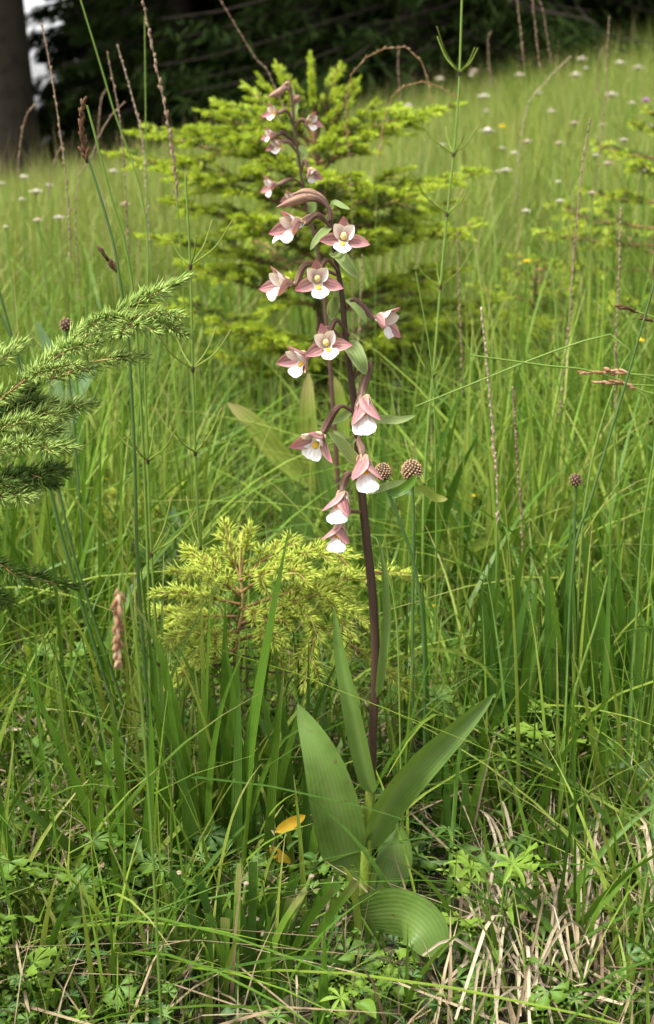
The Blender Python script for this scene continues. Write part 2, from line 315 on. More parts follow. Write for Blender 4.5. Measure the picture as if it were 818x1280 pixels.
# ------------------------------------------------------------------ meadow grass masses (stuff)
def clear(X, Y, r):
    px_, py_ = topx(X, Y)
    return ~(((px_ > 385) & (px_ < 600) & (py_ > 1060) & (py_ < 1300) & (r.random(len(X)) < .78)) | ((px_ > 595) & (px_ < 770) & (py_ > 1080) & (r.random(len(X)) < .55)) | ((px_ > 230) & (px_ < 400) & (py_ > 1170) & (r.random(len(X)) < .5)))
def topx(x, y):
    dx, dy, dz = x, y, g(x, y) - CAMZ; z = dy * FW[1] + dz * FW[2]; return 409 + dx / z * FPX, 640 - (dy * UP[1] + dz * UP[2]) / z * FPX
def grass_mass(name, n, ypick, xhalf, hfun, wpx, mat, label, seg=3, nc=2, fold=.3, seed=1, lean=.45, keep=None, clump=0):
    r = np.random.default_rng(seed); Y = ypick(r, n); X = (r.random(n) * 2 - 1) * xhalf(Y)
    if clump:
        kk = r.integers(0, clump, n); X, Y = X[kk] + r.normal(0, .035, n), Y[kk] + r.normal(0, .035, n)
    if keep is not None:
        k = keep(X, Y, r); X, Y = X[k], Y[k]
    if name != 'low_grass':
        k = clear(X, Y, r); X, Y = X[k], Y[k]
    n = len(X); z = g(X, Y) - .01; h = hfun(X, Y, r); wd = wpx(Y, r); az = r.random(n) * 6.283; le = np.abs(r.normal(0, lean, n)) ; fa = r.random(n) * 6.283
    t = np.linspace(0, 1, seg + 1)[None, :, None]
    d = np.stack([np.cos(az), np.sin(az), 0 * az], 1)[:, None]; base = np.stack([X, Y, z], 1)[:, None]; hh = h[:, None, None]; L = le[:, None, None]
    c = base + np.array([0, 0, 1]) * hh * (t - .42 * np.clip(L, 0, 1.1) * t ** 2.2) + d * hh * L * (.25 * t + .75 * t ** 2)
    s = np.stack([np.cos(fa), np.sin(fa), 0 * fa], 1)[:, None]
    prof = np.clip(1 - np.linspace(0, 1, seg + 1) ** 2, .06, 1) * np.array([.7] + [1] * seg); W = wd[:, None, None] * prof[None, :, None] / 2
    cs = np.linspace(-1, 1, nc); V = np.stack([c + s * W * x + np.array([0, 0, 1]) * fold * W * abs(x) + np.cross(s, [0, 0, 1.]) * fold * W * abs(x) for x in cs], 2)
    K = np.zeros(V.shape); K[..., 0] = r.random(n)[:, None, None]; K[..., 1] = t; K[..., 2] = (cs + 1) / 2
    m = (seg + 1) * nc; i = (np.arange(n)[:, None, None] * m + np.arange(seg)[None, :, None] * nc + np.arange(nc - 1)[None, None])
    mb = MB(); mb.add(V, np.stack([i, i + 1, i + nc + 1, i + nc], -1).reshape(-1, 4), K)
    o = mb.build(name, mat); tag(o, label, 'grass'); o['kind'] = 'stuff'; return o
xh = lambda Y: Y * .29 + .12
def corridor(X, Y): # px column of a point seen from the camera
    return 409 + X / (Y * math.cos(PITCH) + .15) * FPX
def patchy(X, Y, r, f=3.1, p=.5):
    q = .5 + .5 * np.sin(X * f + 1.7 * np.sin(Y * f * .8)) * np.cos(Y * f * 1.3 + X * f * .5); return r.random(len(X)) < p + (1 - p) * q
def hnear(X, Y, r):
    c = corridor(X, Y); mid = np.exp(-((c - 400) / 130.) ** 2)
    return (.05 + .20 * r.random(len(X)) ** 1.6) * (1 - .35 * mid) * np.clip((Y - .35) / .55, .35, 1)
def hmid(X, Y, r):
    c = corridor(X, Y); mid = np.exp(-((c - 370) / 170.) ** 2) * (Y < 2.5)
    return (.13 + .26 * r.random(len(X)) ** 1.3) * (1 - .45 * mid)
grass_mass('meadow_grass', 5200, lambda r, n: .68 + .9 * r.random(n) ** .9, xh, hnear, lambda Y, r: .0016 + .0028 * r.random(len(Y)), M['meadow'], 'fine green meadow grass between the orchid and the saplings', seg=6, nc=3, seed=3, lean=.55, keep=lambda X, Y, r: patchy(X, Y, r, 9, .25) & ~((np.abs(X - .045) < .09) & (Y < .86) & (r.random(len(X)) < .8)))
grass_mass('meadow_grass', 11000, lambda r, n: 1.35 + 2.4 * r.random(n) ** 1.2, xh, hmid, lambda Y, r: .0018 + .003 * r.random(len(Y)), M['meadow'], 'light green grass around the spruce saplings', seg=6, nc=2, seed=4, lean=.6, keep=lambda X, Y, r: patchy(X, Y, r, 5, .15) & (r.random(len(X)) < np.clip((Y - 1.1) / .9, .25, 1)))
grass_mass('meadow_grass', 60000, lambda r, n: 3.2 + 9.3 * r.random(n) ** .9, xh, lambda X, Y, r: .14 + .28 * r.random(len(X)), lambda Y, r: (.0022 + .003 * r.random(len(Y))), M['meadow_far'], 'pale sunlit grass of the slope below the forest', seg=3, nc=2, seed=5, lean=.45, keep=lambda X, Y, r: patchy(X, Y, r, 2.3, .45))
grass_mass('seeding_grass', 3600, lambda r, n: 2.3 + 9.5 * r.random(n) ** 1.3, xh, lambda X, Y, r: .25 + .3 * r.random(len(X)), lambda Y, r: .0012 + .0008 * Y * r.random(len(Y)) * .5, M['seeding'], 'thin tan seeding stems scattered through the slope grass', seg=4, nc=2, seed=9, lean=.3)
for sd_, mt_, n_, k_, lb_ in ((41, 'meadow', 1500, 75, 'clumps of long arching light blades around the saplings'), (42, 'grass_pale', 1000, 60, 'clumps of pale yellow-green arching blades on the slope'), (43, 'grass', 1300, 70, 'clumps of darker long blades between the saplings')):
    grass_mass('clumped_grass', n_, lambda r, n: 1.2 + 3.2 * r.random(n) ** 1.4, xh, lambda X, Y, r: hmid(X, Y, r) * 1.15, lambda Y, r: .003 + .0042 * r.random(len(Y)), M[mt_], lb_, seg=8, nc=3, seed=sd_, lean=.75, fold=.2, clump=k_)
grass_mass('clumped_grass', 3000, lambda r, n: 3.6 + 7 * r.random(n) ** 1.2, xh, lambda X, Y, r: .22 + .25 * r.random(len(X)), lambda Y, r: .004 + .005 * r.random(len(Y)), M['grass_pale'], 'far clumps of pale long grass below the forest', seg=6, nc=2, seed=44, lean=.6, clump=170)
grass_mass('clumped_grass', 3000, lambda r, n: 3.6 + 7 * r.random(n) ** 1.2, xh, lambda X, Y, r: .2 + .2 * r.random(len(X)), lambda Y, r: .004 + .005 * r.random(len(Y)), M['grass'], 'far clumps of dark long grass below the forest', seg=6, nc=2, seed=45, lean=.6, clump=170)
for sd_, mt_, n_, lb_ in ((31, 'grass', 2300, 'broad bent green blades tangled among the herbs'), (32, 'grass_pale', 1100, 'pale arching blades tangled through the green turf'), (33, 'grass_blue', 1000, 'dark bent blades low in the turf')):
    grass_mass('tangled_grass', n_, lambda r, n: .7 + 1.5 * r.random(n) ** 1.1, xh, lambda X, Y, r: hnear(X, Y, r) * 1.05 + .05, lambda Y, r: .003 + .0045 * r.random(len(Y)) ** 1.3, M[mt_], lb_, seg=8, nc=3, seed=sd_, lean=.75, fold=.2)
grass_mass('low_grass', 17000, lambda r, n: .66 + 1.9 * r.random(n) ** 1.2, xh, lambda X, Y, r: (.02 + .055 * r.random(len(X))) * np.where(clear(X, Y, r), 1, .45), lambda Y, r: .0014 + .0022 * r.random(len(Y)), M['grass'], 'short green turf grass covering the ground between the tufts', seg=3, nc=2, seed=12, lean=.7)
grass_mass('dry_litter', 9000, lambda r, n: .66 + 2.2 * r.random(n) ** 1.3, xh, lambda X, Y, r: .03 + .10 * r.random(len(X)), lambda Y, r: .0015 + .0025 * r.random(len(Y)), M['straw_dark'], 'brown dry grass litter lying low among the green blades', seg=3, nc=2, seed=6, lean=1.6, keep=lambda X, Y, r: patchy(X, Y, r, 7, .3))

# ------------------------------------------------------------------ low herbs: palmate toothed leaves
def palmate(r, nl=5, L=.011, mat='herb'):
    mb = MB(); one = nl == 1
    for k in range(nl):
        a = (k - (nl - 1) / 2) * (R(51) if nl > 5 else R(50) if nl > 3 else R(62)); l = L * (1 - .12 * abs(k - (nl - 1) / 2)) * (.9 + .2 * r.random()); d = np.array([math.sin(a), math.cos(a), 0]); s = np.array([d[1], -d[0], 0])
        prof = [(0, 0), (.25, .07), (.45, .15), (.60, .27), (.60, .17), (.78, .27), (.77, .15), (.93, .18), (.90, .08), (1.06, 0)] if 1 < nl < 7 else [(0, 0), (.12, .14), (.25, .23), (.4, .29), (.52, .3), (.64, .28), (.76, .22), (.87, .14), (.95, .06), (1., 0)] if nl == 1 else [(0, 0), (.2, .06), (.35, .09), (.5, .1), (.62, .1), (.72, .09), (.82, .07), (.9, .05), (.96, .02), (1., 0)]
        lift = lambda t, x: np.array([0, 0, 1]) * (l * (.12 * math.sin(t * 2.6) - .25 * t * t + .35 * abs(x)))
        mids = [d * l * t + lift(t, 0) for t in (0, .3, .6, .85, 1.)]
        V = []; K = []
        for sg in (-1, 1):
            o = len(V); 
            for (t, x) in prof: V.append(d * l * t + s * l * x * sg + lift(t, x)); K.append((.5, t, .5 + sg * x * 1.3))
            for (t, x) in prof: V.append(d * l * t * .98 + lift(t * .98, 0)); K.append((.5, t, .5))
        n = len(prof); F = []
        for sgi in range(2):
            o = sgi * 2 * n
            for q in range(n - 1): F.append((o + q, o + q + 1, o + n + q + 1, o + n + q))
        mb.add(V, F, K)
    return mb
r8 = np.random.default_rng(8)
PAL = [palmate(r8, 5, .015), palmate(r8, 5, .018), palmate(r8, 3, .017), palmate(r8, 7, .012), palmate(r8, 1, .013), palmate(r8, 3, .013), palmate(r8, 9, .011)]
PALME = [p.mesh('leaf', M['herb']) for p in PAL]; PALMEL = [p.mesh('leaf', M['herb_light']) for p in PAL]
def rotm(a, tx, ty):
    ca, sa = math.cos(a), math.sin(a); Rz = np.array([[ca, -sa, 0], [sa, ca, 0], [0, 0, 1]])
    Rx = np.array([[1, 0, 0], [0, math.cos(tx), -math.sin(tx)], [0, math.sin(tx), math.cos(tx)]]); Ry = np.array([[math.cos(ty), 0, math.sin(ty)], [0, 1, 0], [-math.sin(ty), 0, math.cos(ty)]])
    return Rz @ Rx @ Ry
def herb_stuff(n, seed, mat, label, ymax=1.9):
    r = np.random.default_rng(seed); mb = MB(); Vs = [np.vstack(p.v) for p in PAL]; Fs = [np.vstack([f for f in p.f]) for p in PAL]; Ks = [np.vstack(p.c) for p in PAL]
    k = 0
    while k < n:
        y = .66 + (ymax - .66) * r.random() ** 1.4; x = (r.random() * 2 - 1) * (y * .29 + .1)
        qx, qy = topx(x, y)
        zone = 395 < qx < 610 and 1100 < qy < 1290
        if (395 < qx < 610 and 1100 < qy < 1290 and r.random() < .3) or (575 < qx < 800 and 1060 < qy and r.random() < .85) or (210 < qx < 400 and 1130 < qy and r.random() < .8) or (qy > 900 and qx < 250 and qy < 1120 and r.random() < .5): continue
        for q in range(int(r.integers(3, 9))):
            j = int(r.integers(0, len(PAL))); xx = x + r.normal(0, .025); yy = y + r.normal(0, .025); hz = .008 + .05 * r.random() ** 1.3
            s = .5 + .9 * r.random() ** 1.5; hz, s = (hz * .15, s * .6) if zone else (hz, s); m = rotm(r.random() * 6.28, r.normal(.1, .5), r.normal(0, .5)) * s
            K = Ks[j].copy(); K[:, 0] = r.random(); mb.add(Vs[j] @ m.T + np.array([xx, yy, float(g(xx, yy)) + hz]), Fs[j], K); k += 1
    o = mb.build('low_herbs', mat); tag(o, label, 'herbs'); o['kind'] = 'stuff'
herb_stuff(2600, 21, M['herb'], 'carpet of small toothed green herb leaves under the grass', 2.2)
herb_stuff(1500, 22, M['herb_dark'], 'darker small herb leaves low among the litter', 1.9)
herb_stuff(1300, 23, M['herb_light'], 'bright yellow-green herb leaflets scattered over the meadow floor', 2.6)
def cinquefoil(px, py, n, spread, label, light=False, hmax=.06, seed=0):
    b = gp(px, py); r = np.random.default_rng(seed + int(px * 7 + py)); o = thing('cinquefoil_plant', label, 'plant', b)
    for q in range(n):
        a = r.random() * 6.28; d = spread * (.2 + .8 * r.random()); p = b + np.array([math.cos(a) * d, math.sin(a) * d * .8, 0]); p[2] = float(g(p[0], p[1])) + .015 + hmax * r.random()
        st = MB(); mid = (b + p) / 2; mid[2] = max(b[2], p[2]) - .004; tube(st, spline([b - [0, 0, .005], mid, p], 6), .0006, 4); stem = st.build('leaf_stalk', M['stalk'], o)
        j = int(r.integers(0, 4)); lf = bpy.data.objects.new('leaf', (PALMEL if light else PALME)[j]); col.objects.link(lf); lf.parent = o; lf.location = p - b
        lf.rotation_euler = (r.normal(.25, .3), r.normal(0, .3), a - 1.57 + r.normal(0, .4)); s = (1.0 if hmax < .05 else 1.25) + .6 * r.random(); lf.scale = (s, s, s)
for px, py, n, sp, lab, li in (
    (70, 1210, 12, .055, 'broad cinquefoil patch at the foot of the long arching blades', False), (150, 1245, 10, .05, 'cinquefoil with toothed leaves beside the clipped grass tuft', False),
    (25, 1265, 9, .05, 'cinquefoil leaves overlapping a strand of straw beside the broad patch', False), (205, 1190, 8, .04, 'small cinquefoil growing up between the straw and the clipped tuft', False),
    (395, 1270, 6, .035, 'cinquefoil leaflets below the lowest orchid leaf', False), (560, 1268, 6, .03, 'dark cinquefoil in front of the rounded orchid leaf', False),
    (590, 1130, 8, .045, 'cinquefoil behind the pale folded blade near the straw patch', False), (690, 1040, 8, .045, 'light cinquefoil sprig standing over the wide arching blade', True),
    (620, 1215, 7, .035, 'bright bedstraw-like sprig at the edge of the straw patch', True), (545, 1010, 9, .045, 'leafy cinquefoil under the long slanting orchid leaf', False),
    (110, 1080, 8, .05, 'cinquefoil in the shade of the long blades', False), (60, 950, 9, .05, 'leafy cinquefoil among the dark round leaves at the meadow edge', False),
    (225, 1000, 7, .045, 'cinquefoil hidden behind the broad-bladed grass tuft', False), (640, 880, 8, .05, 'cinquefoil behind the tip of the long slanting orchid leaf', False)):
    cinquefoil(px, py, n, sp, lab, li, hmax=.012 if py > 1260 and px > 350 else .08)

# ------------------------------------------------------------------ single blades and tufts
def blade_w(n, w, base=.6, power=2.8): 
    t = np.linspace(0, 1, n); return w * np.clip((base + (1 - base) * np.clip(t / .25, 0, 1)) * (1 - t ** power), .04, 1)
def blade(parent, pix, wpx, Y, mat='grass', roll=None, fold=.2, Yt=None, cut=False, name='blade', n=14, root=True):
    Yt = Y if Yt is None else Yt
    k = len(pix); pts = [P(a, b, Y + (Yt - Y) * q / (k - 1)) for q, (a, b) in enumerate(pix)]
    if root:
        z = float(g(pts[0][0], pts[0][1]))
        if pts[0][2] > z + .004: pts = [np.array([pts[0][0], pts[0][1] + .002, z - .01])] + pts
    s = spline(pts, n); wm = wpx * mpp(Y) * 1.3
    W = np.full(n, wm) * np.clip(.6 + np.linspace(0, 2, n), 0, 1) if cut else blade_w(n, wm)
    mb = MB(); ribbon(mb, s, W, roll=(rng.normal(0, .3) if roll is None else roll) + np.linspace(0, rng.normal(0, .4), n), fold=fold, nc=3, wave=.06)
    return mb.build(name, M[mat], parent)
def tuft(name, label, cat, px, py, group=None):
    b = gp(px, py); return thing(name, label, cat, b, group), b[1]
# broad-bladed tuft left of the orchid
T, Yb = tuft('grass_tuft', 'tall tuft of broad green blades between the small spruce and the orchid leaves', 'grass', 270, 1110)
for pix, wp in ((((262, 1120), (257, 1000), (260, 850), (267, 690)), 16), (((300, 1090), (312, 945), (335, 800), (364, 650)), 17), (((255, 1120), (228, 950), (200, 815), (164, 748)), 14),
    (((240, 1110), (232, 1000), (215, 900), (207, 800)), 11), (((275, 1100), (282, 960), (295, 860), (300, 790)), 13), (((330, 1100), (345, 1000), (370, 905), (385, 860)), 11),
    (((245, 1085), (243, 1000), (230, 930), (208, 840)), 10), (((300, 1080), (300, 960), (290, 860), (282, 800)), 12), (((318, 1080), (326, 980), (345, 900), (360, 850)), 10),
    (((280, 1070), (286, 980), (270, 890), (250, 840)), 9), (((262, 1090), (262, 980), (278, 880), (310, 800)), 8), (((225, 1110), (205, 980), (196, 880), (192, 790)), 9), (((290, 1100), (318, 1000), (350, 930), (395, 900)), 7), (((285, 1100), (262, 1010), (238, 960), (180, 930)), 7),
    (((310, 1100), (308, 990), (318, 900), (318, 840)), 9), (((235, 1100), (252, 1000), (250, 900), (242, 820)), 8), (((270, 1110), (300, 1020), (330, 970), (345, 960)), 6)):
    blade(T, pix, wp, Yb + rng.normal(0, .015))
for k in range(26):
    x = 215 + 175 * (k + rng.random()) / 26; y0 = 1095 + rng.normal(0, 18); h = 150 + 190 * rng.random(); a = rng.normal(0, 30)
    blade(T, ((x, y0), (x + a * .2, y0 - h * .45), (x + a, y0 - h)), 7 + 7 * rng.random(), gp(x, y0)[1], ('grass_blue', 'grass')[k % 2])
# long arching blades on the left
T, Yb = tuft('grass_tuft', 'loose tuft of long light blades arching away from the clipped tuft', 'grass', 172, 1165)
for pix, wp, mt in ((((178, 1165), (122, 1040), (70, 920), (10, 790)), 11, 'grass'), (((172, 1140), (156, 1010), (146, 930), (140, 870)), 14, 'grass'), (((155, 1140), (110, 1080), (60, 1035), (-8, 975)), 13, 'grass_blue'),
    (((150, 1142), (95, 1130), (45, 1133), (-6, 1132)), 9, 'grass_pale'), (((165, 1150), (150, 1060), (120, 980), (75, 915)), 6, 'grass'), (((180, 1160), (183, 1060), (190, 950), (186, 860)), 12, 'grass'), (((185, 1160), (200, 1080), (190, 1000), (150, 950)), 6, 'grass_pale'), (((180, 1170), (150, 1120), (130, 1110), (80, 1075)), 7, 'grass_blue')):
    blade(T, pix, wp, Yb + rng.normal(0, .01), mt, Yt=Yb - .02)
# clipped tuft
T, Yb = tuft('clipped_grass_tuft', 'short grass tuft with blades and stalks cut off square', 'grass', 300, 1240)
for k in range(44):
    x = 305 + rng.normal(0, 32); h = 60 + 95 * rng.random(); dx = (x - 300) * .9 + rng.normal(0, 22); y0 = 1235 + rng.normal(0, 14)
    blade(T, ((x, y0), (x + dx * .4, y0 - h * .55), (x + dx, y0 - h)), 6 + 6 * rng.random(), Yb - .01 + rng.normal(0, .012), 'grass_blue' if k % 2 else 'grass', cut=rng.random() < .7, n=9)
for (a, b), (c, d) in zip(((300, 1235), (312, 1235), (322, 1235), (340, 1240), (330, 1235), (222, 1170), (285, 1230)), ((308, 1106), (321, 1150), (348, 1130), (389, 1097), (352, 1156), (224, 1092), (262, 1150))):
    mbs = MB(); s = spline([P(a, b, Yb), P((a + c) / 2 - 3, (b + d) / 2, Yb), P(c, d, Yb - .005)], 7); tube(mbs, s, .0016, 7); st = mbs.build('cut_stalk', M['stalk'], T)
    mbs = MB(); tube(mbs, [s[-1] + (s[-1] - s[-2]) * .02, s[-1] + (s[-1] - s[-2]) * .12], .0018, 7); mbs.build('cut_end', M['straw'], st)
# upright blue-green tuft on the right
T, Yb = tuft('grass_tuft', 'dense upright tuft of bluish broad blades beyond the long slanting orchid leaf', 'grass', 690, 985)
for k in range(64):
    x = 600 + 215 * (k + rng.random()) / 64; y0 = 975 + rng.normal(0, 18); tip = 650 + 170 * rng.random(); dx = rng.normal(8, 26)
    blade(T, ((x, y0), (x + dx * .2, y0 - (y0 - tip) * .4), (x + dx * .55, y0 - (y0 - tip) * .75), (x + dx, tip)), 9 + 9 * rng.random(), gp(x, y0)[1], ('grass_blue', 'grass', 'grass_blue')[k % 3])
# tuft just behind the orchid stem
T, Yb = tuft('grass_tuft', 'bright tuft of wide blades right behind the orchid stem', 'grass', 505, 850)
for pix, wp, mt in ((((492, 840), (520, 745), (575, 692), (640, 668), (700, 683), (770, 738), (830, 805)), 11, 'grass_pale'), (((495, 840), (512, 740), (540, 640), (575, 500)), 14, 'grass'),
    (((500, 845), (530, 720), (570, 600), (600, 540)), 16, 'grass'), (((485, 840), (500, 740), (512, 640), (520, 540)), 15, 'grass'), (((510, 840), (560, 740), (585, 660), (560, 620), (540, 628)), 13, 'grass'),
    (((480, 840), (470, 720), (480, 600), (478, 520)), 12, 'grass_blue'), (((500, 840), (545, 760), (600, 700), (660, 590)), 8, 'grass'), (((505, 845), (535, 790), (562, 760), (618, 738)), 14, 'bluegreen'), (((515, 850), (530, 740), (550, 650), (552, 560)), 9, 'grass'),
    (((470, 845), (455, 740), (420, 640), (400, 560)), 9, 'grass'), (((520, 850), (575, 780), (620, 700), (640, 640)), 10, 'grass_blue'), (((510, 850), (520, 700), (545, 580), (590, 450)), 8, 'grass')):
    blade(T, pix, wp, gp(pix[0][0], pix[0][1])[1], mt)
# thin arcs
T, Yb = tuft('grass_tuft', 'thin curving grass blades looping over the long slanting orchid leaf', 'grass', 560, 1010)
for pix, wp in ((((560, 1010), (500, 830), (545, 812), (590, 822), (625, 860), (662, 945)), 5), (((635, 935), (650, 920), (700, 899), (776, 893)), 5), (((545, 1000), (560, 978), (620, 972), (692, 990)), 6), (((560, 1000), (600, 940), (650, 900), (680, 830)), 6)):
    blade(T, pix, wp, Yb + .02 * rng.random(), 'grass_pale')
# lower right
T, Yb = tuft('grass_tuft', 'single wide blade sweeping over the straw patch with folded short blades', 'grass', 560, 1110)
for pix, wp, mt in ((((556, 1110), (600, 1080), (650, 1058), (735, 1032), (812, 1014)), 15, 'grass'), (((510, 1075), (525, 1080), (560, 1078), (582, 1075)), 9, 'bluegreen'), (((556, 1130), (575, 1132), (600, 1140), (618, 1150)), 12, 'bluegreen'), (((575, 1115), (590, 1095), (605, 1085), (620, 1090)), 9, 'grass')):
    blade(T, pix, wp, Yb - .01, mt, roll=.1)
T, Yb = tuft('grass_tuft', 'yellowish stalk and thin blades rising through the straw patch', 'grass', 735, 1275)
for pix, wp, mt in ((((737, 1285), (755, 1210), (775, 1165), (792, 1137)), 7, 'grass_pale'), (((741, 1151), (765, 1120), (790, 1090), (825, 1050)), 7, 'grass'), (((640, 1260), (700, 1230), (745, 1235), (790, 1240)), 5, 'grass'), (((650, 1110), (690, 1150), (730, 1175), (750, 1180)), 9, 'grass_blue'), (((760, 1270), (790, 1210), (810, 1170), (830, 1150)), 6, 'grass'), (((600, 1230), (640, 1190), (670, 1180)), 7, 'grass_blue'), (((680, 1250), (650, 1240), (640, 1225)), 5, 'grass')):
    blade(T, pix, wp, Yb + .03, mt)
T, Yb = tuft('grass_tuft', 'tuft of fine dark blades with rusty bases beside the straw patch', 'grass', 725, 1150)
for k in range(30):
    x = 725 + rng.normal(0, 22); a = rng.normal(0, 60); h = 60 + 90 * rng.random()
    blade(T, ((x, 1150 + rng.normal(0, 12)), (x + a * .4, 1150 - h * .7), (x + a, 1150 - h)), 3.5 + 3 * rng.random(), Yb + rng.normal(0, .01), 'grass', n=8)
T, Yb = tuft('grass_tuft', 'cluster of blades beside and behind the rounded orchid leaf', 'grass', 575, 1060)
for k in range(14):
    x = 540 + 60 * rng.random(); a = rng.normal(15, 30); h = 120 + 130 * rng.random()
    blade(T, ((x, 1070 + rng.normal(0, 15)), (x + a * .4, 1070 - h * .6), (x + a, 1070 - h)), 6 + 6 * rng.random(), Yb + rng.normal(0, .03), ('grass', 'grass_blue')[k % 2], n=10)
for gi, (cx, cy, n, hh, lab) in enumerate(((80, 830, 16, 190, 'loose green tuft beneath the spruce branch at the meadow edge'), (120, 760, 14, 200, 'thin tuft growing up through the pale spruce seedling'), (440, 800, 10, 200, 'narrow tuft of blades between the small spruce and the orchid stem'), (790, 830, 16, 210, 'yellow-green tuft behind the upright bluish tuft'), (640, 800, 14, 220, 'thin-bladed tuft growing below the crossing grass stems'), (30, 960, 10, 130, 'low tuft among dark round leaves and straw'))):
    T, Yb = tuft('grass_tuft', lab, 'grass', cx, cy)
    for k in range(n):
        x = cx + rng.normal(0, 28); a = rng.normal(0, 45); h = hh * (.5 + .8 * rng.random())
        blade(T, ((x, cy + rng.normal(0, 12)), (x + a * .25, cy - h * .5), (x + a, cy - h)), 5 + 6 * rng.random(), Yb + rng.normal(0, .03), ('grass', 'grass_pale', 'grass')[k % 3], n=10)

# ------------------------------------------------------------------ dry blades lying on the ground
def lying(px, py, ang, L, wpx, mat, label, grp, lift=.012):
    b = gp(px, py); m = mpp(b[1]) * L; d = np.array([math.cos(ang), math.sin(ang) * 1.5, 0]); pts = []
    for t in np.linspace(-.5, .5, 6):
        p = b + d * m * t + np.array([0, 0, 0]); p[:2] += rng.normal(0, .0005, 2); p[2] = float(g(p[0], p[1])) + lift * (1 + .6 * math.sin(t * 5 + px)) + .004 * rng.random(); pts.append(p)
    mb = MB(); s = spline(pts, 10); ribbon(mb, s, blade_w(10, wpx * mpp(b[1]), .7, 4), face=(0, -.5, 1), roll=rng.normal(0, .3), fold=.35); o = mb.build('dry_blade', M[mat], origin=b); tag(o, label, 'dry grass', grp)
for k in range(150):
    lying(600 + 165 * rng.random(), 1100 + 180 * rng.random(), R(80) + rng.normal(0, .42), 110 + 130 * rng.random(), 2.6 + 3.6 * rng.random(), 'straw' if k % 4 else 'straw_dark', 'pale dry grass blade in the straw patch below the wide arching blade', 'dry blades of the straw patch', lift=.01 + .028 * rng.random())
for k in range(60):
    lying(-10 + 210 * rng.random(), 960 + 190 * rng.random(), R(40) + rng.normal(0, .55), 90 + 120 * rng.random(), 3 + 4 * rng.random(), 'straw' if k % 3 else 'straw_dark', 'thin dry straw under the long arching blades', 'straws under the arching blades', lift=.01 + .03 * rng.random())
for k in range(26):
    lying(180 + 210 * rng.random(), 1130 + 150 * rng.random(), R(85) + rng.normal(0, .7), 60 + 90 * rng.random(), 3 + 4 * rng.random(), 'straw' if k % 2 else 'straw_dark', 'dry straw on the ground around the clipped tuft and orchid foot', 'straws around the clipped tuft')
for k in range(14):
    lying(770 + 60 * rng.random(), 980 + 220 * rng.random(), R(85) + rng.normal(0, .4), 80 + 90 * rng.random(), 4 + 5 * rng.random(), 'straw', 'dry blade hanging behind the yellowish stalk beside the straw patch', 'dry blades beside the straw patch', lift=.02 + .03 * rng.random())
def dry_stick(pix, w, Y, label, mat='straw'):
    pts = [P(a, b, Y) for a, b in pix]; z = float(g(pts[0][0], Y)); pts[0][2] = min(pts[0][2], z + .01)
    mb = MB(); ribbon(mb, spline(pts, 14), blade_w(14, w * mpp(Y), .7, 4), fold=.5, wave=.2); tag(mb.build('dry_blade', M[mat], origin=pts[0]), label, 'dry grass')
dry_stick(((235, 1132), (258, 1080), (290, 1035), (323, 990)), 8, gp(235, 1132)[1], 'brown dry stalk leaning across the broad-bladed tuft')
dry_stick(((222, 1035), (216, 990), (211, 955)), 6, gp(222, 1050)[1], 'grey-white dry stalk standing beside the leaning brown one')
dry_stick(((370, 1120), (366, 1080), (363, 1050)), 6, gp(370, 1110)[1], 'white dry sliver standing by the yellow leaves')
dry_stick(((262, 1230), (268, 1170), (278, 1110)), 11, gp(262, 1230)[1], 'reddish brown dead blade behind the clipped tuft', 'straw_dark')
dry_stick(((615, 1105), (640, 1135), (655, 1150)), 9, gp(640, 1150)[1], 'stout pale dry stalk pointing down into the straw patch')
dry_stick(((370, 1252), (395, 1250), (425, 1252)), 7, gp(370, 1255)[1], 'short white straw lying below the lowest orchid leaf')
dry_stick(((590, 918), (620, 917), (650, 918)), 3, .9, 'thin brown dry straw touching the tip of the long slanting orchid leaf')

# ------------------------------------------------------------------ broad single leaves
LEAFW = lambda n, w, a=.55, b=.6: (lambda t: w * np.clip((t ** a) * ((1 - t) ** b) / ((a / (a + b)) ** a * (b / (a + b)) ** b), .02, 1))(np.linspace(0, 1, n))
def oval(parent, pix, wpx, Y, mat, name='leaf', Yt=None, fold=.2, a=.55, b=.6, n=14, roll=0, nc=7, wave=.04, Ys=None):
    k = len(pix); Yt = Y if Yt is None else Yt; Ys = Ys or [Y + (Yt - Y) * q / (k - 1) for q in range(k)]
    mb = MB(); ribbon(mb, spline([P(u, v_, yy) for (u, v_), yy in zip(pix, Ys)], n), LEAFW(n, wpx * mpp(Y), a, b), roll=roll, fold=fold, nc=nc, wave=wave); return mb.build(name, M[mat], parent)
def broadleaf(name, label, cat, leaves, base, mat, grp=None):
    b = gp(*base); o = thing(name, label, cat, b, grp)
    for pix, wp, dY, kw in leaves:
        oval(o, pix, wp, b[1] + dY, kw.pop('mat', mat), **kw)
        p0 = P(*pix[0], b[1] + dY); mb = MB(); tube(mb, spline([b - [0, 0, .01], (b + p0) / 2 + [0, .004, 0], p0], 6), .0009, 5); mb.build('leaf_stalk', M['stalk'], o)
    return o
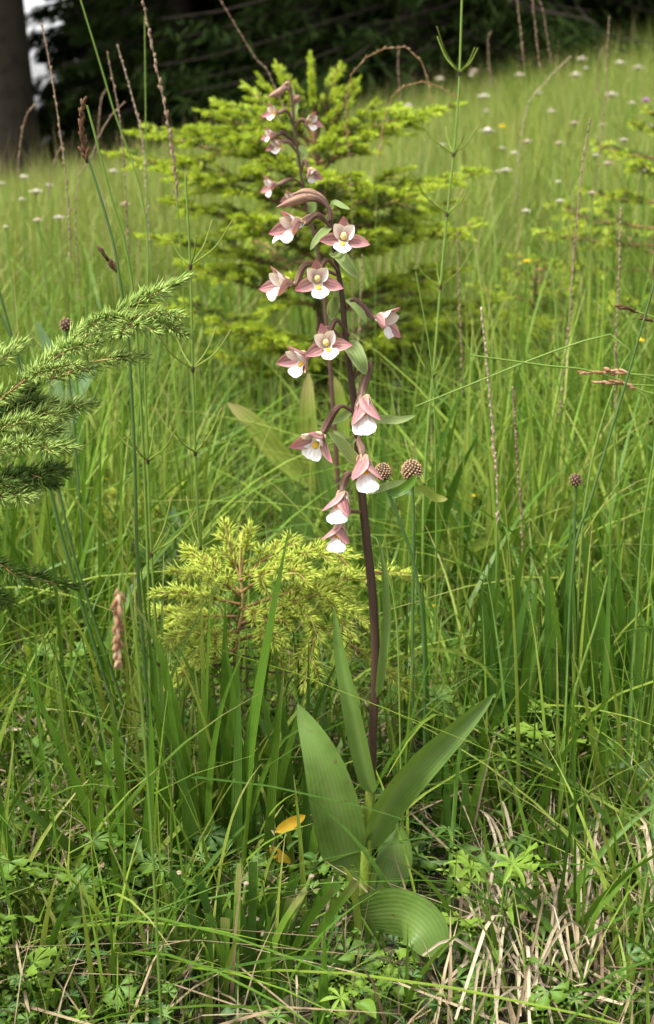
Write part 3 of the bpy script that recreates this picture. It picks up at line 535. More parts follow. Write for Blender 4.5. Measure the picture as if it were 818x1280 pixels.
broadleaf('bilberry_sprig', 'sprig with two yellow autumn leaves and rounded green ones beside the orchid', 'plant', [
    (((345, 1040), (362, 1030), (382, 1019)), 16, -.05, dict(mat='yellow_leaf')), (((338, 1058), (350, 1070), (364, 1079)), 15, -.05, dict(mat='yellow_leaf')),
    (((335, 1045), (318, 1050), (302, 1062)), 24, .01, {}), (((350, 1050), (372, 1056), (392, 1070)), 22, .01, {}), (((342, 1038), (336, 1020), (332, 1002)), 18, .01, {}), (((345, 1075), (352, 1085), (362, 1092)), 16, .0, dict(mat='herb')), (((330, 1032), (312, 1020), (300, 1012)), 18, .01, dict(mat='herb')), (((338, 1045), (342, 1040), (336, 1028)), 9, 0, dict(mat='yellow_leaf'))], (345, 1095), 'herb_dark')
broadleaf('round_leaf_plant', 'plant with dark rounded leaves under the spruce branch', 'plant', [(((60, 850), (40, 845), (22, 828)), 36, 0, {}), (((70, 850), (90, 840), (108, 822)), 34, 0, {}), (((62, 860), (35, 885), (28, 920)), 30, 0, {}), (((30, 860), (10, 850), (-12, 838)), 30, 0, {}), (((75, 870), (100, 880), (120, 905)), 24, 0, {})], (62, 900), 'herb_dark')
broadleaf('round_leaf_plant', 'plant with blue-green oval leaf standing upright behind the sedge stalk', 'plant', [(((217, 712), (216, 680), (218, 634)), 26, 0, {}), (((212, 712), (195, 700), (175, 682)), 24, 0, {}), (((218, 714), (232, 705), (245, 690)), 20, .01, {}), (((205, 722), (180, 722), (155, 718)), 26, -.02, dict(mat='herb'))], (215, 770), 'bluegreen')
broadleaf('round_leaf_plant', 'plant with pale oval leaf pair at the edge of the bluish tuft', 'plant', [(((790, 962), (780, 955), (768, 960)), 10, 0, {}), (((792, 960), (808, 960), (832, 975)), 24, 0, {})], (800, 1060), 'bluegreen')
broadleaf('round_leaf_plant', 'dark glossy round-leaved rosette beside the straw patch', 'plant', [(((785, 1250), (785, 1230), (783, 1215)), 22, 0, {}), (((785, 1250), (800, 1240), (815, 1235)), 22, 0, {}), (((780, 1252), (762, 1240), (748, 1232)), 26, 0, {}), (((785, 1255), (770, 1262), (755, 1262)), 22, -.01, {}), (((790, 1256), (808, 1260), (822, 1268)), 24, -.01, {})], (785, 1265), 'herb_dark')
broadleaf('round_leaf_plant', 'blunt blue-green leaf at the meadow edge beside the straws', 'plant', [(((-10, 1080), (8, 1045), (22, 1010)), 26, 0, {}), (((-10, 1085), (-20, 1060), (-30, 1030)), 24, 0, {})], (-10, 1100), 'bluegreen')
broadleaf('plantain', 'broad light-green lance leaf leaning away behind the orchid spike', 'plant', [(((395, 610), (350, 570), (318, 530), (284, 503)), 27, 0, {}), (((392, 620), (386, 560), (384, 510), (386, 465)), 24, 0, {}), (((405, 620), (425, 560), (425, 500), (418, 470)), 20, .05, {})], (400, 690), 'grass_pale')
broadleaf('plantain', 'long blue-green leaf pair behind the overhanging spruce branch', 'plant', [(((75, 560), (85, 520), (100, 480), (122, 455)), 26, 0, {}), (((68, 560), (72, 500), (62, 440), (45, 400)), 16, .05, dict(mat='bluegreen')), (((75, 600), (85, 650), (75, 690)), 30, 0, {})], (78, 720), 'bluegreen')

# ------------------------------------------------------------------ spruce saplings
def needles(mb, s, L, dens, wid, fwd=55, seed=None, t0=0, t1=1, up=.25, k=3, flat=1.):
    seg = np.linalg.norm(np.diff(s, axis=0), axis=1); cum = np.concatenate([[0], np.cumsum(seg)]); tot = cum[-1]
    n = int(tot * (t1 - t0) * dens)
    if n < 2: return
    q = (t0 + (t1 - t0) * np.sort(rng.random(n))) * tot; c = np.stack([np.interp(q, cum, s[:, j]) for j in range(3)], 1); T = norm(np.gradient(s, axis=0)); t = norm(np.stack([np.interp(q, cum, T[:, j]) for j in range(3)], 1))
    a = norm(np.cross(t, [0, 0, 1.]) + 1e-6); b = np.cross(a, t); b = np.where(b[:, 2:3] < 0, -b, b); ph = rng.random(n) * 6.283
    rad = a * np.cos(ph)[:, None] + b * ((np.sin(ph) + up) * flat)[:, None]; rad = norm(rad)
    f = np.radians(fwd + rng.normal(0, 9, n)); 
    f = f * (1 - .55 * np.clip((q / tot - .8) / .2, 0, 1) * (t1 >= .99))
    d = t * np.cos(f)[:, None] + rad * np.sin(f)[:, None] + rng.normal(0, .05, (n, 3)); d = norm(d); ln = L * (.75 + .4 * rng.random(n)) * (1 - .3 * np.clip((q / tot - .85) / .15, 0, 1))
    curve = t * .12; tipp = c + d * ln[:, None] + curve * ln[:, None]; mid = c + d * ln[:, None] * .5
    s1 = norm(np.cross(d, rng.normal(0, 1, (n, 3)))); s2 = np.cross(d, s1); rr = rng.random(n)
    if k == 3:
        m = [mid + wid * (s1 * math.cos(x) + s2 * math.sin(x)) for x in (0, 2.094, 4.189)]
        V = np.stack([c, *m, tipp], 1); F = np.array([[0, 2, 1], [0, 3, 2], [0, 1, 3], [4, 1, 2], [4, 2, 3], [4, 3, 1]])
        K = np.zeros((n, 5, 3)); K[:, :, 1] = np.array([0, .5, .5, .5, 1])[None]
    else:
        V = np.stack([c, mid + s1 * wid, tipp, mid - s1 * wid], 1); F = np.array([[0, 1, 2, 3]]); K = np.zeros((n, 4, 3)); K[:, :, 1] = np.array([0, .5, 1, .5])[None]
    K[..., 0] = rr[:, None]; K[..., 2] = .5; nv = V.shape[1]
    mb.add(V, (np.arange(n)[:, None, None] * nv + F[None]).reshape(-1, F.shape[1]), K)
def spray(tree, pts, rw, nL, old, new, lat=6, latL=.35, newf=.4, dens=700, wid=.0005, k=3, plane_up=.1, nfw=48, droop=.1, twig='twig', first=.2, sub=True, flat=1.):
    """a branch: woody axis with side twigs, needles of last year and this year's shoots as sub-parts"""
    s = spline(pts, 16); L = np.linalg.norm(np.diff(s, axis=0), axis=1).sum(); wood = MB(); no = MB(); nn = MB()
    tube(wood, s, np.linspace(rw, rw * .3, 16), 6)
    needles(no, s, nL, dens * .8, wid, 58, t0=.12, t1=1 - newf * .6, k=k, flat=flat); needles(nn, s, nL, dens * 1.1, wid, nfw, t0=1 - newf * .6, k=k, flat=flat)
    T = norm(np.gradient(s, axis=0)); 
    for q in range(lat):
        f = first + (.92 - first) * (q + .5 * rng.random()) / max(lat, 1); i = f * 15; i0 = int(i); p = s[i0] + (s[min(i0 + 1, 15)] - s[i0]) * (i - i0); t = T[i0]
        side = norm(np.cross(t, [0, 0, 1.])) * (1 if q % 2 else -1); up = np.cross(side, t); up = up if up[2] > 0 else -up
        l = L * latL * (1.1 - f) / (1.1 - first) * (.75 + .5 * rng.random()) + .25 * nL
        d = norm(t * .75 + side * .75 + np.array([0, 0, 1]) * (plane_up + rng.normal(0, .2)))
        sp = spline([p, p + d * l * .5 + [0, 0, .02 * l], p + norm(d + t * .25) * l - np.array([0, 0, droop * l])], 8); tube(wood, sp, np.linspace(rw * .5, rw * .2, 8), 5)
        nf = min(.9, newf * 1.3 * (.8 + .4 * rng.random())); needles(no, sp, nL * .95, dens, wid, 58, t0=.05, t1=1 - nf, k=k, flat=flat); needles(nn, sp, nL * .95, dens * 1.15, wid, nfw, t0=1 - nf, k=k, flat=flat)
        if sub and l > 3.5 * nL:
            for z in (.45, .7):
                for sg in (-1, 1):
                    p2 = sp[int(z * 7)]; d2 = norm(d * .7 + sg * np.cross(d, up) * .7 + np.array([0, 0, rng.normal(.05, .2)])); l2 = l * .42 * (1.2 - z)
                    s3 = spline([p2, p2 + d2 * l2 * .6, p2 + d2 * l2 - np.array([0, 0, droop * l2])], 6); tube(wood, s3, rw * .2, 4)
                    needles(no, s3, nL * .9, dens, wid, 55, t0=.05, t1=.4, k=k, flat=flat); needles(nn, s3, nL * .9, dens * 1.1, wid, nfw, t0=.4, k=k, flat=flat)
    b = wood.build('branch', M[twig], tree)
    for m_, nm, mt in ((no, 'needles', old), (nn, 'new_shoots', new)):
        if m_.n:
            o = m_.build(nm, M[mt], b, origin=tree['o_']); o['kind'] = 'stuff'
def trunk(tree, pts, r0, r1, mat='twig_dark'):
    mb = MB(); tube(mb, spline(pts, 20), np.linspace(r0, r1, 20), 9); mb.build('trunk', M[mat], tree)
# --- the big sapling behind the orchid
YB = 2.35; base = gp(400, 545); YB = base[1]
S = thing('spruce_sapling', 'bushy young spruce with yellow-green shoots behind the orchid spike', 'tree', base)
top = P(392, 82, YB); tp = lambda f: base + (top - base) * f
trunk(S, [base - [0, 0, .03], tp(.5) + [.008, 0, 0], top], .012, .003)
tips = [(388, 68, 0, .86), (322, 93, -.02, .78), (345, 78, .03, .84), (425, 80, .02, .84), (450, 97, -.03, .8), (470, 124, -.08, .72), (304, 103, .06, .74), (245, 137, -.05, .64), (265, 126, .1, .68), (157, 164, .02, .55), (205, 160, -.12, .56), (128, 190, -.02, .5),
    (195, 212, -.15, .48), (200, 250, -.1, .42), (507, 153, -.05, .66), (581, 129, .05, .56), (545, 140, .12, .6), (612, 214, -.02, .46), (606, 280, -.1, .38), (545, 235, -.18, .48), (575, 250, .1, .44), (270, 402, -.18, .3), (220, 330, -.12, .36), (170, 292, .02, .38), (190, 380, .05, .26),
    (330, 420, -.22, .24), (480, 420, -.2, .25), (560, 400, -.12, .26), (640, 372, -.02, .28), (590, 335, -.05, .32), (330, 195, -.2, .55), (440, 215, -.22, .55), (300, 270, -.22, .45), (470, 290, -.22, .42), (390, 340, -.26, .34), (290, 165, -.14, .6), (460, 165, -.14, .6), (260, 440, -.05, .18), (520, 460, -.05, .18), (420, 440, -.2, .2), (670, 420, .05, .22), (700, 400, .1, .24)]
for (a, b, dy, f) in tips:
    f = min(max((545 - b) / 463 - (.2 if b < 150 and 290 < a < 480 else .10), .05), .9); p0 = tp(f); p1 = P(a, b, YB + dy * 1.2); L = np.linalg.norm(p1 - p0); mid = p0 + (p1 - p0) * .5 + np.array([0, 0, .01 * L])
    spray(S, [p0, mid, p1], .003, .0105, 'needle', 'needle_new', lat=int(6 + L * 17), latL=.42, newf=.5, dens=2300, wid=.0008, k=2, nfw=46, flat=.45)
for q in range(9):
    a = rng.random() * 3.14; f = .12 + .6 * rng.random(); L = .36 * (1 - f) + .08; p0 = tp(f); p1 = p0 + np.array([math.cos(a) * L, math.sin(a) * L, .1 * L])
    spray(S, [p0, (p0 + p1) / 2 - [0, 0, .02], p1], .0035, .013, 'needle', 'needle_new', lat=10, latL=.4, newf=.35, dens=1000, wid=.0009, k=2)
# --- more saplings further off
def far_sapling(px, py, H, Rd, n, label, new='needle_new', newf=.35):
    b = gp(px, py); o = thing('spruce_sapling', label, 'tree', b); trunk(o, [b - [0, 0, .03], b + [0, 0, H]], .01, .002)
    for q in range(n):
        f = (q + .5) / n; a = q * 2.4 + rng.normal(0, .3); L = Rd * (1 - f) ** .8 * (.8 + .4 * rng.random()) + .03; p0 = b + [0, 0, H * (f * .9 + .05)]; p1 = p0 + np.array([math.cos(a) * L, math.sin(a) * L, L * (-.05 + .35 * f)])
        spray(o, [p0, (p0 + p1) / 2 - [0, 0, .03 * L], p1], .003, .013, 'needle', new, lat=9, latL=.4, newf=newf, dens=1000, wid=.001, k=2)
far_sapling(812, 452, .50, .40, 28, 'small light spruce by the meadow edge among pale grasses')
far_sapling(665, 470, .22, .26, 14, 'low spreading spruce between the tall horsetail and the purple grass spikes')
# --- the small lime-green spruce left of the orchid stem
Y1 = .985; base = P(300, 900, Y1); base[2] = float(g(base[0], Y1))
S = thing('spruce_sapling', 'small lime-green spruce with drooping soft shoots beside the orchid stem', 'tree', base); tp2 = lambda a, b, d=0: P(a, b, Y1 + d)
trunk(S, [base - [0, 0, .02], tp2(296, 820), tp2(304, 760), tp2(300, 700), tp2(305, 662)], .0026, .0009, 'twig')
for (a, b), mdl, (c, d), dy, lt in (((302, 740), (375, 695), (448, 696), -.03, 8), ((300, 760), (400, 730), (470, 715), .02, 8), ((470, 715), (495, 718), (520, 724), .02, 4), ((300, 780), (400, 745), (444, 800), -.06, 8), ((298, 800), (390, 770), (380, 862), -.06, 7), ((430, 800), (480, 835), (528, 862), .02, 5), ((302, 720), (345, 690), (374, 676), .03, 5), ((302, 715), (308, 680), (314, 655), 0, 4), ((302, 730), (290, 690), (280, 652), .03, 4),
    ((302, 740), (260, 705), (232, 684), .02, 6), ((300, 755), (245, 745), (196, 742), -.02, 8), ((299, 770), (240, 770), (192, 760), .04, 6), ((298, 790), (250, 790), (205, 798), -.04, 7), ((300, 745), (270, 725), (215, 715), -.05, 6), ((300, 760), (330, 770), (345, 810), -.06, 5), ((298, 810), (250, 830), (205, 850), 0, 5), ((298, 800), (330, 800), (355, 850), .03, 5), ((300, 725), (335, 715), (400, 720), -.06, 6), ((298, 790), (270, 800), (245, 830), -.06, 5)):
    p0 = tp2(a, b); p1 = tp2(c, d, dy); spray(S, [p0, tp2(*mdl, dy * .5), p1], .0012, .0105, 'needle_lime', 'needle_lime', lat=lt, latL=.38, newf=.7, dens=2000, wid=.0006, k=3, flat=.25, nfw=56, droop=.2, first=.25, sub=False)
mb = MB()
for q in range(24):
    f = rng.random(); p0 = tp2(297, 880 - 110 * f); a = rng.random() * 6.28; l = .02 + .04 * rng.random(); p1 = p0 + np.array([math.cos(a) * l, math.sin(a) * l, rng.normal(0, .012)])
    tw = MB(); tube(tw, spline([p0, (p0 + p1) / 2 + rng.normal(0, .004, 3), p1], 6), np.linspace(.0011, .0005, 6), 4); tw.build('dead_twig', M['twig_dark'], S)
# --- pale seedling at the left
base = gp(172, 745); S = thing('spruce_sapling', 'tiny pale spruce seedling between the horsetails', 'tree', base); Y2 = base[1]
trunk(S, [base - [0, 0, .02], P(172, 690, Y2), P(176, 645, Y2)], .003, .001)
for (c, d), dy in (((228, 607), 0), ((112, 628), 0), ((140, 612), .03), ((105, 660), -.03), ((215, 650), -.03), ((180, 620), 0), ((70, 690), .03), ((130, 690), -.05), ((225, 690), .02)):
    spray(S, [P(173, 680 + rng.normal(0, 12), Y2), P((173 + c) / 2, (675 + d) / 2 - 3, Y2 + dy * .5), P(c, d, Y2 + dy)], .0014, .012, 'needle_lime', 'needle_lime', lat=5, latL=.35, newf=.7, dens=1700, wid=.0006, k=3, sub=False)
# --- young spruce at the left edge, its branch reaching into view
Y3 = .86; px0 = -75; bx = P(px0, 500, Y3)[0]; base = np.array([bx, Y3, float(g(bx, Y3))])
S = thing('spruce_sapling', 'green spruce branch with stiff needles reaching in over the meadow edge', 'tree', base)
trunk(S, [base - [0, 0, .03], P(px0, 700, Y3), P(px0 + 4, 350, Y3), P(px0, 200, Y3)], .008, .003)
for pix, dy, lt, ll, nf, od in ((((-72, 565), (0, 500), (70, 448), (150, 392), (236, 346)), -.02, 8, .30, .25, 'needle_mid'), (((40, 470), (70, 472), (120, 452), (176, 446)), -.03, 4, .2, .3, 'needle_mid'), (((150, 392), (158, 400), (172, 408)), -.05, 6, .9, .5, 'needle_mid'), (((-72, 580), (0, 535), (60, 516), (116, 506)), 0, 8, .35, .3, 'needle_mid'),
    (((-72, 610), (0, 568), (40, 556), (94, 561)), -.03, 7, .35, .25, 'needle_mid'), (((-72, 640), (0, 602), (40, 594), (78, 594)), -.02, 7, .4, .2, 'needle'), (((-72, 640), (-20, 622), (10, 618), (40, 624)), -.04, 6, .4, .3, 'needle_mid'), (((-72, 680), (-10, 702), (40, 722), (92, 732)), .01, 4, .15, .1, 'needle'),
    (((-72, 600), (-20, 540), (20, 510), (50, 470)), .03, 7, .35, .2, 'needle'), (((-72, 550), (-30, 480), (-5, 450), (30, 430)), .05, 6, .35, .2, 'needle_mid'), (((-72, 720), (-20, 740), (10, 750)), .02, 4, .3, .1, 'needle'), (((-72, 420), (-40, 380), (-20, 350)), .0, 5, .3, .1, 'needle'), (((-72, 540), (-120, 520), (-170, 500)), 0, 6, .3, .1, 'needle'), (((-72, 480), (-110, 450), (-150, 430)), .05, 6, .3, .1, 'needle'), (((-72, 330), (-60, 280), (-45, 240)), 0, 4, .3, .1, 'needle')):
    k = len(pix); spray(S, [P(a, b, Y3 + dy * q / (k - 1)) for q, (a, b) in enumerate(pix)], .0011, .0112, od, 'needle_mid' if od == 'needle_mid' else 'needle', lat=lt, latL=ll, newf=nf + .2, dens=2700, wid=.0006, plane_up=.0, flat=.6, k=3, nfw=46, first=.3, sub=False, droop=.05)

# ------------------------------------------------------------------ stalks, rushes, horsetails, spikes
def stalk_pts(pix, Y, n=18, Yt=None):
    Yt = Y if Yt is None else Yt; k = len(pix); pts = [P(a, b, Y + (Yt - Y) * q / (k - 1)) for q, (a, b) in enumerate(pix)]
    z = float(g(pts[0][0], pts[0][1]))
    if pts[0][2] > z: pts = [np.array([pts[0][0] + .004, pts[0][1], z - .01])] + pts
    return spline(pts, n)
def spikelets(mb, s, n, L, wd, spread=.35, mi=0):
    T = norm(np.gradient(s, axis=0)); ln = len(s)
    for q in range(n):
        f = (q + rng.random()) / n * (ln - 1.01); i = int(f); p = s[i] + (s[i + 1] - s[i]) * (f - i); t = T[i]; d = norm(t + spread * norm(rng.normal(0, 1, 3))); l = L * (.7 + .6 * rng.random()) * (1 - .4 * f / ln)
        sd = norm(np.cross(d, rng.normal(0, 1, 3))); ellipsoid(mb, p + d * l * .45, sd * wd, np.cross(d, sd) * wd, d * l * .55, 5, 4, rng.random(), mi)
def spike_grass(label, pix, Y, head, hmat, wst=.0007, nsp=34, L=.006, wd=.0011, smat='stalk', grp=None, spread=.35, Yt=None):
    """pix: stem from low to high; head: fraction of the stem length (from the top) that carries spikelets"""
    s = stalk_pts(pix, Y, 30, Yt); b = s[0]; o = thing('grass_stalk', label, 'grass', b, grp)
    mb = MB(); tube(mb, s, np.linspace(wst * 1.3, wst * .6, 30), 6); mb.build('stem', M[smat], o)
    h = s[int(30 * (1 - head)):]; mb = MB(); tube(mb, h, wst * .9, 5); spikelets(mb, h, nsp, L, wd, spread); mb.build('seed_spike', M[hmat], o)
    return o
G = 'narrow purple-brown grass spikes'
spike_grass('tall purplish grass spike near the stout spruce trunk', [(92, 420), (86, 260), (76, 170), (64, 90), (52, 28)], 1.35, .38, 'spike_purple')
spike_grass('slim purplish grass spike beside the bushy spruce top', [(165, 400), (158, 250), (150, 150), (134, 64)], 1.5, .4, 'spike_purple')
spike_grass('tall pale grass spike crossing the dark forest', [(232, 420), (222, 250), (212, 165), (195, 80), (176, -12)], 1.25, .3, 'spike_purple', L=.008, wd=.0015)
spike_grass('short straw-brown spike leaning over the bushy spruce branches', [(188, 330), (180, 190), (168, 130), (148, 60)], 1.6, .4, 'spike_pale')
spike_grass('reddish spike high above the bushy spruce crown', [(420, 520), (380, 220), (340, 100), (318, 70), (272, -6)], 2.0, .3, 'spike_purple')
spike_grass('leaning brown spike low against the forest by the purplish spikes', [(95, 280), (115, 195), (135, 150), (156, 128)], 1.7, .5, 'spike_purple')
spike_grass('dark slender spike on the open slope, tallest of the purple ones', [(700, 520), (712, 400), (720, 290), (728, 210), (738, 148)], 1.35, .55, 'spike_purple', nsp=60)
spike_grass('dark slender spike over the small light spruce', [(768, 560), (770, 430), (774, 340), (776, 262)], 1.3, .45, 'spike_purple', nsp=50)
spike_grass('dark spike crossing the far slope near the forest', [(735, 300), (748, 210), (756, 120), (762, 20)], 2.2, .5, 'spike_purple', nsp=50)
spike_grass('pinkish pale spike standing beside the crossing grass stems', [(622, 640), (618, 560), (611, 480), (602, 388)], 1.05, .45, 'spike_pale', nsp=44, L=.005)
spike_grass('short dark spike below the crossing grass stems', [(654, 720), (650, 620), (645, 550), (641, 484)], 1.1, .45, 'spike_purple', nsp=30, L=.005)
spike_grass('brown spike rising behind the topmost open orchid flower', [(448, 470), (450, 400), (453, 320)], 1.5, .6, 'spike_purple', nsp=30)
spike_grass('thin brown spike in front of the low spreading spruce', [(578, 480), (575, 400), (572, 290)], 1.5, .45, 'spike_purple', nsp=34)
spike_grass('arching brown grass head above the bushy spruce shoulder', [(440, 260), (432, 150), (440, 92), (468, 66), (505, 58), (530, 82), (540, 130)], 1.7, .35, 'spike_rust', nsp=36, smat='straw_dark', wst=.0005, wd=.0008)
spike_grass('arching green stem with rusty tip beside the tall horsetail', [(470, 300), (480, 150), (500, 112), (525, 102), (548, 108), (572, 122)], 1.6, .3, 'spike_rust', nsp=20, wst=.0005, wd=.0008)
spike_grass('leaning pale spike on the slope beyond the tall horsetail', [(640, 320), (655, 150), (680, 105), (714, 70)], 2.4, .45, 'spike_pale', nsp=40)
for k, (a, b, c, Yq) in enumerate(((690, 0, 700, 2.6), (655, -10, 662, 2.3), (672, -8, 690, 2.2), (500, 60, 505, 2.4), (610, 40, 640, 2.8), (745, 60, 735, 3), (120, 110, 128, 2.2), (60, 180, 64, 2.2), (20, 130, 30, 1.9))):
    spike_grass('thin faded grass stem standing tall before the dark forest', [(c, 330), (c + 2, 250), ((a + c) / 2 + 5 - k, (330 + b) / 2), (a - 9 + 2.3 * k, b + 25), (a - 16 + 5 * k, b)], Yq, .2, 'spike_purple', wst=.0007, nsp=24, grp='faded tall stems before the forest')
# sedge with dark head on the left
s = stalk_pts([(196, 1110), (186, 900), (173, 720), (168, 560), (160, 420), (150, 350), (141, 300), (122, 235), (109, 195)], .93, 40); o = thing('sedge', 'tall sedge stalk with dark brown spikes beside the overhanging spruce branch', 'sedge', s[0])
mb = MB(); tube(mb, s, np.linspace(.0018, .0009, 40), 7); mb.build('stem', M['rush'], o)
mb = MB(); h = spline([P(109, 205, .93), P(104, 175, .93), P(102, 150, .93), P(104, 128, .93)], 12); spikelets(mb, h, 40, .007, .0013, .5); mb.build('seed_spike', M['spike_dark'], o)
mb = MB(); h = spline([P(146, 342, .93), P(139, 330, .93), P(126, 312, .93)], 8); spikelets(mb, h, 18, .006, .0012, .45); mb.build('seed_spike', M['spike_dark'], o)
mb = MB(); ribbon(mb, spline([P(135, 285, .93), P(131, 260, .93), P(127, 238, .93)], 6), blade_w(6, .0018)); mb.build('bract', M['straw'], o)
s = stalk_pts([(190, 1000), (185, 700), (172, 430), (160, 320), (140, 250), (122, 180), (109, 132)], 1.0, 30); o = thing('rush_stem', 'bare green stem rising past the dark sedge head', 'rush', s[0]); mb = MB(); tube(mb, s, np.linspace(.0016, .0009, 30), 6); mb.build('stem', M['stalk'], o)
for lab, pix, rr, Yq, mt in (('dark rush stem behind the overhanging spruce branch, lower of the pair', [(165, 960), (90, 715), (60, 600), (28, 470), (-6, 345)], .0016, .98, 'rush'), ('dark rush stem behind the overhanging spruce branch, upper of the pair', [(180, 960), (100, 720), (75, 620), (36, 475), (-4, 385)], .0014, 1.0, 'rush'),
    ('thin green stem rising past the spruce and the spikes up before the forest', [(170, 600), (185, 300), (140, 130), (98, -10)], .0011, 1.3, 'stalk'), ('thin vertical stem between the pale spikes and the bushy spruce', [(186, 400), (183, 200), (181, 20)], .001, 1.6, 'stalk'),
    ('long dark stem slanting down from the brown spikelets at the meadow edge', [(715, 720), (740, 620), (785, 470), (825, 330)], .0011, .95, 'rush'), ('pale bent stem crossing over another in front of the low spruce', [(730, 640), (772, 470), (790, 450), (770, 418), (690, 440), (600, 476), (520, 508)], .0009, 1.05, 'stalk'),
    ('straight pale stem under the bent one ending in brown spikelets', [(800, 700), (818, 520), (755, 468), (690, 458), (588, 444)], .0010, 1.0, 'stalk'), ('thin arching stem at the orchid stem beside the knapweed buds', [(500, 900), (494, 760), (470, 672), (452, 664)], .0007, .86, 'stalk'), ('tall yellowish stem on the open slope', [(660, 820), (680, 600), (700, 480), (712, 420)], .001, 1.3, 'stalk'),
    ('green stem with yellowish base in the bluish tuft', [(700, 960), (720, 860), (745, 780), (760, 720)], .0013, .98, 'stalk'), ('tall thin stem beside the orchid spike', [(545, 760), (545, 600), (540, 460), (520, 340)], .0008, 1.1, 'stalk'), ('cut stem end in front of the rounded orchid leaf', [(528, 1250), (510, 1200), (494, 1140)], .0017, .80, 'stalk')):
    s = stalk_pts(pix, Yq, 26); o = thing('rush_stem' if mt == 'rush' else 'grass_stalk', lab, 'grass', s[0]); mb = MB(); tube(mb, s, np.linspace(rr * 1.2, rr * .7, 26), 6); mb.build('stem', M[mt], o)
# brown spikelets at the right edge
for lab, pts in (('brown spikelet cluster on crossing stems at the meadow edge', [((818, 470), (730, 465)), ((818, 482), (745, 478)), ((818, 492), (770, 476)), ((800, 470), (760, 462))]), ('dark brown sedge spikelets above the crossing stems', [((830, 400), (775, 383)), ((830, 405), (806, 398))])):
    Yq = 1.0; b = P(830, 480 if 'cluster' in lab else 402, Yq); b0 = np.array([b[0], Yq, float(g(b[0], Yq))]); o = thing('sedge', lab, 'sedge', b0); mb = MB(); tube(mb, spline([b0 - [0, 0, .01], (b + b0) / 2 + [.01, 0, 0], b], 12), .001, 6); mb.build('stem', M['stalk'], o)
    for (p, q) in pts:
        s = spline([b, P(*p, Yq), P(*q, Yq)], 14); mb = MB(); tube(mb, s, .0006, 5); st = mb.build('branchlet', M['stalk'], o); mb = MB(); spikelets(mb, s[8:], 11, .007, .0012, .3); mb.build('seed_spike', M['spike_rust' if 'cluster' in lab else 'spike_dark'], st)
# horsetails: jointed stem with thin whorled branches
def horsetail(label, pix, Y, nodes, bl, r=.0013, nb=4):
    s = stalk_pts(pix, Y, 40); o = thing('horsetail', label, 'horsetail', s[0]); mb = MB(); tube(mb, s, np.linspace(r * 1.2, r * .7, 40), 6); mb.build('stem', M['stalk'], o)
    for f in nodes:
        i = int(f * 39); p = s[i]; t = norm(s[min(i + 1, 39)] - s[i - 1]); mb = MB(); tube(mb, [p - t * .003, p, p + t * .002], [r, r * 1.35, r * .9], 6); mb.build('sheath', M['node'], o)
        a0 = rng.random() * 6
        for q in range(nb):
            a = a0 + q * 6.283 / nb + rng.normal(0, .3); d = np.array([math.cos(a), math.sin(a), 0]); l = bl * (.6 + .7 * rng.random()); mb = MB()
            tube(mb, spline([p, p + d * l * .5 + [0, 0, l * .35], p + d * l * .85 + [0, 0, l * .85]], 8), np.linspace(.0008, .0005, 8), 5); mb.build('side_branch', M['grass_pale'], o)
horsetail('horsetail standing between the overhanging spruce branch and the bushy spruce', [(262, 800), (248, 650), (242, 480), (238, 330), (232, 220)], 1.02, (.25, .45, .6, .74, .88), .032)
horsetail('short horsetail growing through the pale spruce seedling', [(195, 780), (188, 660), (184, 540), (181, 455)], 1.0, (.35, .6, .8), .035)
horsetail('tall thin horsetail against the dark forest beside the bushy spruce', [(530, 620), (545, 430), (556, 300), (572, 140), (578, -12)], 1.25, (.2, .35, .5, .62, .72, .82, .91), .035)
horsetail('faint horsetail on the open slope among pale grass', [(680, 640), (690, 540), (698, 440), (690, 330)], 1.6, (.3, .5, .7), .04)

# ------------------------------------------------------------------ knapweed buds
def knapweed(label, c, rpx, stem, Y, fine=True, leaf=True):
    cc = P(*c, Y); rr = rpx * mpp(Y); s = stalk_pts(list(stem) + [(c[0], c[1] + rpx * .8)], Y, 16); o = thing('knapweed_bud', label, 'flower bud', s[0])
    mb = MB(); tube(mb, s, .0013, 6); mb.build('stem', M['rush'], o); up = norm(cc - s[-2])
    mb = MB(); a = norm(np.cross(up, [0, 1., 0])); b = np.cross(up, a); ellipsoid(mb, cc, a * rr * .9, b * rr * .9, up * rr, 12, 9, .3, bump=.12); bud = mb.build('bud', M['scale_dark'], o)
    n = 105 if fine else 34
    for q in range(n):
        z = 1 - 1.75 * (q + .5) / n; ph = q * 2.39996; rad = math.sqrt(max(0, 1 - z * z)); d = up * z + (a * math.cos(ph) + b * math.sin(ph)) * rad; d = norm(d)
        mb = MB() if q == 0 else mb; t = norm(np.cross(d, up + 1e-3)); u2 = np.cross(d, t)
        ellipsoid(mb, cc + d * rr * (.94 if abs(z) < .8 else .98), t * rr * (.07 + .06 * rng.random()), u2 * rr * (.09 + .07 * rng.random()), d * rr * (.07 + .09 * rng.random()), 6, 4, rng.random())
    sc_ = mb.build('bract_scales', M['scale_pale'], bud, origin=o['o_']); sc_['kind'] = 'stuff'
    if leaf: pass
    return o
k1 = knapweed('dark scaly knapweed bud touching the orchid stem', (479, 590), 11, [(530, 800), (516, 700), (497, 645)], .93)
oval(k1, ((480, 612), (495, 616), (512, 605), (522, 592)), 12, .93, 'grass', fold=.3)
k2 = knapweed('larger scaly knapweed bud on its own upright stem', (515, 588), 13, [(516, 800), (517, 700), (517, 640)], .96)
oval(k2, ((517, 618), (505, 612), (492, 622)), 10, .96, 'bluegreen'); oval(k2, ((517, 612), (530, 612), (545, 622), (560, 624)), 12, .97, 'grass_pale')
knapweed('small faded knapweed head on the open slope', (720, 600), 8, [(715, 780), (718, 680)], 1.15, False)
